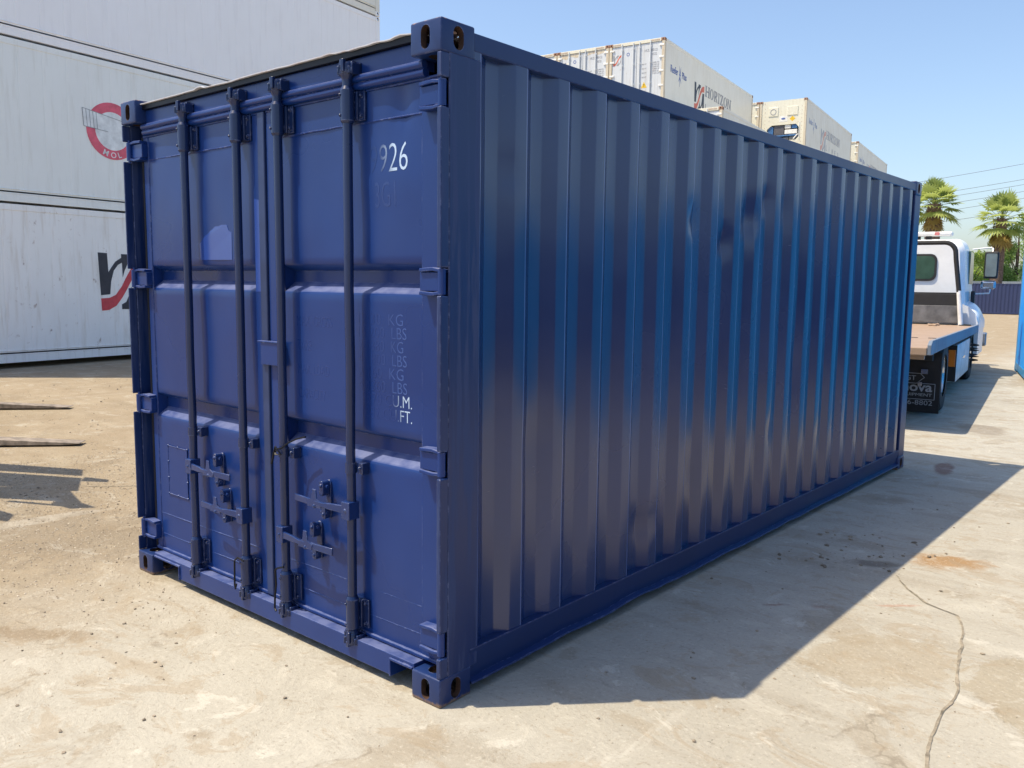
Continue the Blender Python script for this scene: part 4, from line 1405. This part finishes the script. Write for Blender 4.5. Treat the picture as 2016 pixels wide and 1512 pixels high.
reefer("reefer_container", "long cream container behind the indigo one, only its top strip in view", "refrigerated container", (-19.6, 82.6, ground_z(0, 84) - .05), R(8.5 - 90), m_creamside, m_creamside, cast_cream, None, near="wall")
# ------------------------------------------------------------------ flatbed tow truck (x right, y forward, origin under the rear axle)
tr = thing("tow_truck", "white flatbed tow truck with a blue edged steel deck, parked behind the navy container", "truck", (-1.85, 9.98, 0), R(8))
db = MB().box(-1.19, 1.19, -2.02, 5.18, .955, .985)
for k in range(9):
    db.box(-1.15, 1.15, -1.9 + k * .85, -1.84 + k * .85, .84, .955)
bed = db.build("deck", m_deck, tr, 0.006)
for s in (-1, 1):
    a, b = sorted((s * 1.192, s * 1.235))
    MB().prism([(-2.06, .905), (5.19, .865), (5.19, 1.005), (-1.94, 1.065), (-2.06, 1.02)], (a, 0, 0), (0, 1, 0), (0, 0, 1), (1, 0, 0), b - a).build("side_rail", m_truckblue, bed, 0.006)
MB().box(-1.19, 1.19, -2.07, -2.022, .90, .99).build("tail_edge", m_deck, bed, 0.01)
ch = MB()
for s in (-.42, .42):
    ch.box(s - .06, s + .06, -1.7, 7.2, .62, .84)
for k in range(6):
    ch.box(-.42, .42, -1.2 + k * 1.3, -1.1 + k * 1.3, .66, .80)
ch.box(-1.0, 1.0, -.10, .10, .40, .58)
ch.box(-1.0, 1.0, 5.1, 5.3, .42, .58)
ch.box(-1.12, 1.12, -.75, -.60, .74, .84)
ch.build("chassis", m_chassis, tr, 0.008)

def wheel(x, y, rad, wdt, spikes=0, sg=1):
    z = rad
    mb = MB()
    h = wdt / 2
    mb.lathe([(rad * .58, -h), (rad * .92, -h), (rad, -h * .72), (rad, h * .72), (rad * .92, h), (rad * .58, h)], (x, y, z), (1, 0, 0), 36)
    for i in range(40):
        a = i * 2 * math.pi / 40
        mb.obox((x, y + math.cos(a) * (rad + .002), z + math.sin(a) * (rad + .002)), (h * .66, 0, 0), (0, -math.sin(a) * .016, math.cos(a) * .016), (0, math.cos(a) * .008, math.sin(a) * .008))
    w = mb.build("wheel", m_rubber, tr)
    r = MB().lathe([(rad * .60, -h * .9), (rad * .60, h * .9), (rad * .56, h * .8), (rad * .50, h * (.2 if not spikes else .7)), (.16, h * (.1 if not spikes else .9)), (.13, h * (.9 if spikes else .45)), (0, h * (1.0 if spikes else .5))] if sg > 0 else
                   [(rad * .60, h * .9), (rad * .60, -h * .9), (rad * .56, -h * .8), (rad * .50, -h * .3), (.16, -h * .2), (.13, -h * .5), (0, -h * .55)], (x, y, z), (1, 0, 0), 30)
    r.build("rim", m_chrome, w)
    if spikes:
        s_ = MB()
        for i in range(spikes):
            a = i * 2 * math.pi / spikes + .2
            s_.lathe([(.022, 0), (.018, .05), (.004, .13)], (x + sg * (h - .01), y + math.cos(a) * .15, z + math.sin(a) * .15), (sg, 0, 0), 8)
        s_.build("spiked_nut_cover", m_chassis, w)
    return w
for s in (-1, 1):
    wheel(s * 1.05, 0.12, .49, .27, sg=s)
    wheel(s * .74, 0.12, .49, .27, sg=s)
    wheel(s * 1.02, 5.05, .50, .27, 8 if s > 0 else 0, s)
for s in (-1, 1):
    f = MB().box(s * .92 - .29, s * .92 + .29, -.56, -.545, .05, .84).build("mud_flap", m_black, tr, 0.004)
    if s > 0:
        TX = lambda t, x, z, h, w, b=0.0: text_mesh("flap_lettering", t, (x, -.561, z), (1, 0, 0), (0, 0, 1), h, m_fadegrey, f, w, .002, b)
        TX("GT", .80, .47, .06, .12)
        TX("nova", .76, .325, .085, .36, .02)
        TX("EQUIPMENT", .72, .258, .045, .40)
        TX("816-8802", .73, .150, .062, .40)
        fr = MB()
        for a, b in (((.66, .225), (1.15, .225)), ((1.15, .225), (1.15, .43)), ((1.15, .43), (.66, .43)), ((.80, .56), (.97, .56)), ((.97, .56), (1.02, .51)), ((1.02, .51), (.93, .43))):
            fr.tube([(a[0], -.561, a[1]), (b[0], -.561, b[1])], .004, 6)
        fr.build("flap_frame", m_fadegrey, f)
    lt = MB().lathe([(0, .03), (.05, .025), (.06, 0)], (s * .78, -1.20, .70), (0, -1, 0), 18)
    lt.box(s * .78 - .05, s * .78 + .07, -1.225, -1.20, .52, .62)
    lt.build("tail_light", m_red, tr)
    MB().box(s * .78 - .06, s * .78 + .10, -1.20, -1.16, .50, .84).build("light_bracket", m_steel, tr)
MB().box(.98, 1.06, -.60, -.58, .56, .62).box(.95, 1.0, -.60, -.58, .40, .45).build("reflector", m_chrome, tr)
# toolbox hung under the deck
for s in (-1, 1):
    a, b = sorted((s * .55, s * 1.17))
    tb = MB().box(a, b, 2.05, 4.35, .22, .80).build("toolbox", m_toolbox, tr, 0.015)
    e, g_ = sorted((s * .60, s * 1.165))
    MB().box(e, g_, 2.03, 2.049, .23, .79).build("toolbox_end", m_chassis, tb)
    MB().box(s * 1.10 - .05, s * 1.10 + .05, 2.01, 2.03, .46, .72).build("side_marker", m_amber, tb, 0.006)
    MB().box(s * 1.171 - .006, s * 1.171 + .006, 3.1, 3.4, .52, .56).build("latch", m_chrome, tb)

# cab: rounded shell lofted from cross-sections
def loft(sections, closed=True):
    """sections: (y, half_width_bottom, half_width_top, z0, z1, radius)"""
    mb = MB()
    n = None
    vs = []
    for (y, wb, wt, z0, z1, r) in sections:
        pts = []
        for sx in (1, -1):
            ring = []
            ring.append((sx * wb, z0))
            for i in range(7):
                a = math.pi / 2 * i / 6
                ring.append((sx * (wt - r + r * math.cos(a)), z1 - r + r * math.sin(a)))
            pts += ring if sx > 0 else ring[::-1]
        n = len(pts)
        vs += [(p[0], y, p[1]) for p in pts]
    fs = []
    for j in range(len(sections) - 1):
        for i in range(n):
            k = (i + 1) % n
            fs.append((j * n + i, (j + 1) * n + i, (j + 1) * n + k, j * n + k))
    mb.add(vs, fs, True)
    mb.add(vs[:n], [tuple(range(n))])
    mb.add(vs[-n:], [tuple(reversed(range(n)))])
    return mb
cab = loft([(5.42, .92, .82, 1.0, 2.50, .20), (5.50, .98, .90, .95, 2.58, .22), (6.1, 1.02, .92, .95, 2.62, .24), (6.9, 1.03, .90, .95, 2.56, .26), (7.5, 1.02, .84, .95, 1.75, .2), (7.55, 1.0, .80, .95, 1.70, .2)]).build("cab", m_truckwhite, tr)
# lower back edge of the cab shell, window, hood
MB().box(-.86, .86, 5.400, 5.42, 1.555, 1.585).build("cab_seam", m_chassis, cab)
wp = []
for (cx, cz) in ((.30, 2.14), (-.30, 2.14), (-.30, 1.96), (.30, 1.96)):
    wp.append((cx, cz))
def rrect(x0, x1, z0, z1, r, n=5):
    out = []
    for (cx, cz, a0) in ((x1 - r, z1 - r, 0), (x0 + r, z1 - r, 90), (x0 + r, z0 + r, 180), (x1 - r, z0 + r, 270)):
        for i in range(n + 1):
            a = R(a0 + 90 * i / n)
            out.append((cx + r * math.cos(a), cz + r * math.sin(a)))
    return out
fw = MB().prism(rrect(-.45, .45, 1.80, 2.31, .12), (0, 5.418, 0), (1, 0, 0), (0, 0, 1), (0, -1, 0), .022).build("window_frame", m_chassis, cab, 0.004)
MB().prism(rrect(-.41, .41, 1.84, 2.27, .10), (0, 5.397, 0), (1, 0, 0), (0, 0, 1), (0, -1, 0), .004).build("window", m_glass, cab)
for s in (-1, 1):
    a, b = sorted((s * .955, s * 1.0))
    MB().prism([(6.0, 1.75), (6.95, 1.75), (6.75, 2.35), (6.05, 2.38)], (s * .935 - .02, 0, 0), (0, 1, 0), (0, 0, 1), (s, 0, 0), .05).build("window", m_glass, cab)
    MB().tube([(s * 1.005, 6.0, 1.30), (s * 1.01, 6.0, 1.30), (s * 1.03, 6.08, 1.30), (s * 1.03, 6.2, 1.30)], .015, 8).build("door_handle", m_chassis, cab)
loft([(7.5, 1.02, .80, .95, 1.62, .18), (8.2, 1.0, .74, .8, 1.50, .18), (8.5, .98, .70, .75, 1.30, .2)]).build("hood", m_truckwhite, tr)
MB().box(-.9, .9, 8.50, 8.56, .75, 1.25).build("grille", m_chassis, tr, 0.02)
MB().box(-1.2, 1.2, 8.5, 8.68, .42, .72).build("bumper", m_chrome, tr, 0.03)
# flared fenders
for s in (-1, 1):
    mb = MB()
    vs, fs = [], []
    n = 9
    for j in range(12):
        y = 5.22 + 1.9 * j / 11
        bulge = math.sin(math.pi * min(1, max(0, (j + 1.2) / 13)))
        for i in range(n):
            t = i / (n - 1)
            x = .88 + .34 * math.sin(t * math.pi / 2)
            z = 1.02 + .42 * bulge * math.cos(t * math.pi / 2) ** .8 - (.13 if t == 1 else 0)
            vs.append((s * x, y, z))
    for j in range(11):
        for i in range(n - 1):
            f = (j * n + i, j * n + i + 1, (j + 1) * n + i + 1, (j + 1) * n + i)
            fs.append(f if s < 0 else tuple(reversed(f)))
    mb.add(vs, fs, True)
    mb.add([(s * .88, 5.22, .92), (s * 1.215, 5.22, .86), (s * 1.215, 5.22, 1.02), (s * 1.17, 5.22, 1.20), (s * 1.05, 5.22, 1.33), (s * .88, 5.22, 1.40)], [(0, 1, 2, 3, 4, 5) if s > 0 else (5, 4, 3, 2, 1, 0)])
    mb.box(*sorted((s * .98, s * 1.205)), 5.7, 7.1, .40, .92)
    mb.build("fender", m_truckwhite, tr)
    # mirrors on arms
    hd = MB().box(*sorted((s * 1.18, s * 1.42)), 6.30, 6.42, 1.86, 2.38).build("mirror", m_chassis, tr, 0.03, 3)
    MB().prism(rrect(1.205, 1.395, 1.90, 2.34, .03) if s > 0 else rrect(-1.395, -1.205, 1.90, 2.34, .03), (0, 6.299, 0), (1, 0, 0), (0, 0, 1), (0, -1, 0), .004).build("mirror_glass", m_mirror, hd)
    MB().box(*sorted((s * 1.14, s * 1.40)), 6.32, 6.42, 1.66, 1.82).build("wide_mirror", m_chrome, hd, 0.04, 3)
    MB().tube([(s * .95, 6.5, 2.43), (s * 1.25, 6.42, 2.46), (s * 1.31, 6.40, 2.44), (s * 1.31, 6.36, 2.38)], .012, 8).tube([(s * 1.31, 6.36, 1.66), (s * 1.30, 6.38, 1.58), (s * 1.0, 6.5, 1.56), (s * .98, 6.5, 1.48)], .014, 8).build("mirror_arm", m_truckwhite, hd)
    MB().box(*sorted((s * 1.0, s * 1.07)), 6.1, 6.3, 1.3, 1.62).build("vent_window", m_chassis, tr, 0.02)
# headboard behind the cab: plates and a tapering hoop
MB().box(-.93, .93, 5.05, 5.08, 1.03, 1.345).build("headboard", m_steel, tr, 0.006)
MB().box(-.90, .90, 5.08, 5.12, 1.345, 1.56).build("headboard_mesh", m_chassis, tr, 0.006)
hp = [(.955, 5.02, .99), (.93, 5.02, 1.35)]
MB().tube([(.955, 5.0, .985), (.885, 5.01, 1.62)], .042, 10).tube([(-.955, 5.0, .985), (-.885, 5.01, 1.62)], .042, 10).build("sunlit_hoop_foot", m_whitemark, tr)  # lower hoop in white: its sunlit stretch put into the colour
hb_ = [(.885, 5.01, 1.60), (.80, 5.01, 2.20)]
for i in range(7):
    a = math.pi / 2 * i / 6
    hb_.append((.60 + .19 * math.cos(a), 5.01, 2.30 + .20 * math.sin(a)))
hb_ = hb_ + [(-x, y, z) for x, y, z in hb_[::-1]]
MB().tube(hb_, .042, 10).build("hoop", m_chassis, tr)
# light bar
lb_ = MB().box(-.68, .66, 5.56, 5.82, 2.655, 2.735).build("light_bar", m_whitemark, tr, 0.03, 3)
MB().box(.36, .44, 5.548, 5.556, 2.665, 2.728).build("light_bar_lens", m_palered2, lb_)
MB().box(-.44, -.36, 5.548, 5.556, 2.665, 2.728).build("light_bar_lens", m_palered2, lb_)
MB().box(-.2, .1, 5.65, 5.75, 2.56, 2.66).box(.20, .30, 5.62, 5.72, 2.56, 2.66).box(-.5, -.4, 5.62, 5.72, 2.56, 2.66).build("light_bar_foot", m_chassis, lb_)
# chain and hook lying on the deck
MB().tube([(.55 + .08 * math.sin(i * .9), 4.75 - i * .05, 1.0 + .01 * (i % 2)) for i in range(9)], .018, 6).build("chain", m_deck, tr)

# ------------------------------------------------------------------ trees
def leaf_mat(name, a, b, rough=0.55):
    m, n = newmat(name)
    v = n.coords()
    nz = n.noise(v, 0.9, 4)
    nz2 = n.noise(v, 14, 2)
    col = n.mix(n.rng(nz, .35, .65), a, b)
    col = n.mix(n.math('MULTIPLY', n.rng(nz2, .4, .7), .4), col, tuple(x * 1.5 for x in b))
    n.out(Base_Color=col, Roughness=rough)
    tl = n.n("ShaderNodeBsdfTranslucent")
    n.l(n.mix(0.5, col, tuple(min(1, x * 1.5) for x in b)), tl.inputs["Color"])
    mx = n.n("ShaderNodeMixShader")
    mx.inputs[0].default_value = 0.5
    n.l(n.bsdf.outputs[0], mx.inputs[1])
    n.l(tl.outputs[0], mx.inputs[2])
    n.l(mx.outputs[0], n.t.nodes["Material Output"].inputs["Surface"])
    return m
m_palm = leaf_mat("palm_leaf", (0.20, 0.27, 0.075), (0.36, 0.42, 0.13))
m_palmdry = leaf_mat("dead_palm_leaf", (0.36, 0.22, 0.09), (0.46, 0.36, 0.13))
m_palmtrunk = plain("palm_trunk", (0.20, 0.135, 0.10), 0.9, var=0.3, scale=8, bump=0.5)
m_leaf1 = leaf_mat("leaf_mid", (0.18, 0.29, 0.09), (0.30, 0.42, 0.13))
m_leaf2 = leaf_mat("leaf_yellowish", (0.30, 0.42, 0.11), (0.46, 0.56, 0.17))
m_leaf3 = leaf_mat("leaf_dark", (0.15, 0.24, 0.09), (0.26, 0.37, 0.13))
m_bark = plain("bark", (0.10, 0.075, 0.055), 0.9, var=0.3, scale=5, bump=0.5)

def frond(mb, o, az, el, ln, droop, rnd, blades=13, width=1.0):
    """fan frond: stalk, then a fan of narrow blades"""
    d = Vector((math.cos(az) * math.cos(el), math.sin(az) * math.cos(el), math.sin(el)))
    side = Vector((-math.sin(az), math.cos(az), 0))
    tip = o + d * ln * .52
    mb.cur = 0
    mb.tube([o, o + d * ln * .28 + Vector((0, 0, .02)), tip], [.035, .025, .018], 5, cap=False)
    up = side.cross(d)
    for i in range(blades):
        a = (i / (blades - 1) - .5) * R(165)
        bd = (d * math.cos(a) + side * math.sin(a)).normalized()
        L = ln * .52 * (.72 + .28 * math.cos(a)) * rnd.uniform(.88, 1.1)
        w = (.085 + .02 * rnd.random()) * width
        nrm = (bd.cross(up)).normalized()
        mid = tip + bd * L * .55 + up * (.03 * ln * math.cos(a)) + Vector((0, 0, -droop * L * .16))
        end = tip + bd * L + Vector((0, 0, -droop * L * rnd.uniform(.45, .75)))
        mb.add([tip, mid + nrm * w, mid - nrm * w, end, tip + nrm * .02], [(0, 2, 1), (1, 2, 3)])

def palm(label, x, y, zb, ztop, seed, crown=2.5, n=46, lean=(0, 0), rt=.42):
    rnd = random.Random(seed)
    t = thing("palm_tree", label, "palm tree", (x, y, zb), 0, "fan palms at the far end of the yard")
    H = ztop - zb
    hc = H - crown * .80
    tk = MB()
    pts = [(lean[0] * (i / 12) ** 2, lean[1] * (i / 12) ** 2, hc * i / 12) for i in range(13)]
    tk.tube(pts, [rt * (1.25 - .35 * i / 12) + .02 * (i % 2) for i in range(13)], 14)
    trunk = tk.build("trunk", m_palmtrunk, t)
    top = Vector(pts[-1])
    cr = MB()
    for i in range(n):
        az = i * 2.39996 + rnd.uniform(-.3, .3)
        el = R(88 - 118 * (i / n) ** 1.1) + rnd.uniform(-.12, .12)
        frond(cr, top + Vector((0, 0, -.55 * (i / n) + .1)), az, el, crown * rnd.uniform(.88, 1.14), .18 + .5 * (i / n), rnd)
    cr.build("crown", m_palm, t)
    # hanging dead leaves
    sk = MB()
    for i in range(34):
        az = i * 2.39996 + rnd.uniform(-.4, .4)
        frond(sk, top + Vector((0, 0, -.5 - .5 * rnd.random())), az, R(rnd.uniform(-52, -80)), crown * rnd.uniform(.55, .8), .35, rnd, 9, 1.0)
    sk.build("dead_leaf_skirt", m_palmdry, t)
    st = MB()
    for i in range(120):
        az = rnd.uniform(0, 6.283)
        z = hc - 2.4 * rnd.random()
        rr = rt * 1.0
        st.obox((math.cos(az) * rr, math.sin(az) * rr, z), (math.cos(az) * .06 , math.sin(az) * .06, .10), (-math.sin(az) * .06, math.cos(az) * .06, 0), (0, 0, .02))
    st.build("leaf_stub", m_palmtrunk, t)
    return t
palm("fan palm with a round dense crown right beside the far end of the navy container", -18.95, 80.6, ground_z(0, 80), 11.0, 3, 2.35, 52, rt=.62)
palm("fan palm with a looser crown standing between the truck mirror and the cyan container", -14.25, 83.6, ground_z(0, 83), 9.9, 8, 2.55, 40, (.15, 0), rt=.48)

def tree(label, x, y, zb, h, rad, seed, mat, nleaf=3800, trunk_h=.35, group="broad trees behind the far containers"):
    rnd = random.Random(seed)
    t = thing("broadleaf_tree", label, "tree", (x, y, zb), rnd.random() * 6, group)
    tk = MB()
    tk.tube([(0, 0, 0), (.05, .03, h * trunk_h), (.1, -.05, h * .6), (.05, 0, h * .85)], [.22, .17, .11, .04], 9)
    clumps = []
    for i in range(34):
        a = rnd.uniform(0, 6.283)
        zz = h * rnd.uniform(trunk_h * .45, .93)
        prof = math.sin(math.pi * min(1, max(.06, (zz / h - .10) / .92))) ** .55
        rr = rad * prof * rnd.uniform(.35, 1.0)
        c = Vector((math.cos(a) * rr, math.sin(a) * rr, zz))
        clumps.append((c, rad * rnd.uniform(.20, .38)))
        if i % 2 == 0:
            tk.tube([(0.05, 0, zz * .55), (c.x * .5, c.y * .5, zz * .8), c], [.06, .04, .015], 5, cap=False)
    tk.build("trunk", m_bark, t)
    lv = MB()
    for i in range(nleaf):
        c, r = clumps[rnd.randrange(len(clumps))]
        d = Vector((rnd.gauss(0, 1), rnd.gauss(0, 1), rnd.gauss(0, .8)))
        d = d.normalized() * r * rnd.random() ** .45
        p = c + d
        s = rnd.uniform(.07, .16)
        q = Vector((rnd.gauss(0, 1), rnd.gauss(0, 1), rnd.gauss(.5, .8))).normalized()
        u = q.orthogonal().normalized() * s
        w = q.cross(u).normalized() * s * .55
        lv.add([p - u, p + w, p + u, p - w], [(0, 1, 2, 3)])
    lv.build("crown", mat, t)
    return t
TZ = ground_z(0, 86)
tree("yellowish green tree behind the truck cab, left of the looser palm", -16.4, 84.6, TZ, 5.6, 2.2, 11, m_leaf2, 5200)
tree("mid green tree hanging low between the truck mirror and the palm trunk", -15.2, 87.0, TZ, 6.3, 2.4, 12, m_leaf1, 4500)
tree("tall olive green tree filling the gap beside the cyan container", -13.3, 87.0, TZ, 8.8, 2.7, 13, m_leaf1, 7500)
tree("dark leaved tree farthest back to the right of the looser palm", -12.2, 91.0, TZ, 9.8, 2.8, 14, m_leaf3, 5500)
tree("low dark green tree behind the mid green one", -18.0, 90.0, TZ, 5.8, 2.6, 15, m_leaf3, 4500)
tree("broad dull green tree behind the dense palm", -21.5, 88.0, TZ, 5.4, 2.8, 16, m_leaf1, 3500)

# ------------------------------------------------------------------ power lines
for k, (za, zb, off) in enumerate(((12.6, 10.9, 0), (11.3, 10.0, .4), (11.0, 9.7, .8), (10.1, 8.8, 0), (9.7, 8.3, .5), (8.6, 7.9, .9))):
    a = Vector((2.0, 92.0 + off * 3, za + 3.4))
    b = Vector((-46.0, 66.0 + off * 3, zb - 3.4))
    pts = []
    for i in range(41):
        tt = i / 40
        p = a.lerp(b, tt)
        p.z -= 1.0 * 4 * tt * (1 - tt)
        pts.append(p)
    o = MB().tube(pts, .016, 6).build("power_line", m_wire, None)
    names = ["uppermost grey power line in the sky above the palms", "second power line from the top, the upper of a close pair", "third power line from the top, the lower of a close pair",
             "fourth power line from the top, crossing behind the palm crowns", "fifth power line from the top, crossing the palm crowns", "lowest power line, just above the truck light bar"]
    tag(o, names[k], "power line", "power lines across the sky")

# ------------------------------------------------------------------ forklift at the left edge (only the fork tips reach the picture)
fa = math.atan2(0.745, 0.667)
fk = thing("forklift", "heavy orange forklift at the left edge with only its two long fork tips in view", "forklift", (-7.39, 2.234, 0), fa - math.pi / 2)
# local: y forward (towards the tips), x right
for x, yo in ((-1.265, -1.0), (1.265, 0)):
    mb = MB()
    mb.prism([(-2.45, .03), (yo - .15, .015), (yo, .025), (yo, .032), (yo - .9, .085), (-2.45, .10)], (x - .085, 0, 0), (0, 1, 0), (0, 0, 1), (1, 0, 0), .17)
    mb.box(x - .085, x + .085, -2.53, -2.45, .06, 1.0)
    f = mb.build("fork", m_fork, fk, 0.006)
for k, (z0, z1) in enumerate(((.25, .42), (.80, .95))):
    MB().box(-1.45, 1.45, -2.66, -2.54, z0, z1).build("carriage_bar", m_chassis, fk, 0.01)
for x in (-.6, .6):
    MB().box(x - .1, x + .1, -2.95, -2.68, .1, 2.3).build("mast_rail", m_chassis, fk, 0.01)
bd = MB().box(-1.0, 1.0, -6.4, -3.3, .45, 1.5).box(-1.05, 1.05, -6.9, -6.1, .35, 1.7)
body = bd.build("body", m_orange, fk, 0.08, 3)
cg = MB()
for x in (-.75, .75):
    for y in (-4.9, -3.4):
        cg.tube([(x, y, 1.45), (x, y, 2.75)], .05, 8)
cg.box(-.85, .85, -5.0, -3.3, 2.75, 2.83)
cg.build("overhead_guard", m_chassis, fk)
for x, y, r_ in ((-1.05, -3.2, .55), (1.05, -3.2, .55), (-1.0, -5.9, .5), (1.0, -5.9, .5)):
    MB().lathe([(0, -.17), (r_ * .6, -.17), (r_, -.13), (r_, .13), (r_ * .6, .17), (0, .17)], (x, y, r_), (1, 0, 0), 28).build("wheel", m_rubber, fk)

# steel rack added out of view, shaped to throw the slatted shadow on the dust
rk = thing("shadow_blocker", "steel rack added unseen outside the left edge, shaped to throw the slatted shadow on the dusty ground", "blocker", (-6.15, -0.55, 0), 0)
zr = 1.9
sh = Vector((SUN.x, SUN.y, 0)) / SUN.z
def sp(x, y, z):
    """point at height z whose shadow falls on x,y, in the rack's own frame"""
    return Vector((x + sh.x * z + 6.15, y + sh.y * z + .55, z))
rmb = MB()
quad = lambda pts, z, th: rmb.add([sp(*p, z) for p in pts] + [sp(*p, z) - Vector((0, 0, th)) for p in pts], [(0, 1, 2, 3), (7, 6, 5, 4), (0, 4, 5, 1), (1, 5, 6, 2), (2, 6, 7, 3), (3, 7, 4, 0)])
quad([(-6.1, .50), (-5.30, .905), (-5.06, .80), (-5.9, .33)], zr, .05)
quad([(-5.9, .27), (-4.98, .76), (-4.55, .55), (-5.35, .10)], zr + .06, .05)
quad([(-4.98, .80), (-4.76, .885), (-4.68, .84), (-4.86, .72)], zr + .1, .04)
quad([(-5.4, .04), (-4.62, .53), (-4.28, .36), (-5.0, -.1)], zr, .05)
quad([(-4.55, .50), (-4.10, .40), (-4.05, .30), (-4.42, .36)], zr + .12, .04)
quad([(-4.42, .40), (-3.96, .43), (-4.05, .30), (-4.30, .27)], zr + .16, .04)
quad([(-4.6, .10), (-4.12, .34), (-4.09, .32), (-4.6, .06)], zr + .05, .04)
quad([(-4.9, -.13), (-4.18, -.04), (-4.03, -.13), (-4.9, -.4)], zr + .05, .04)
rmb.build("shadow_slats", m_steel, rk)
lg = MB()
for x, y in ((-6.3, .0), (-5.9, -.25), (-5.6, -.8), (-6.6, -.5)):
    lg.tube([(x + 6.15, y + .55, 0), (x + 6.15, y + .55, 1.95)], .03, 8)
lg.build("leg", m_steel, rk)
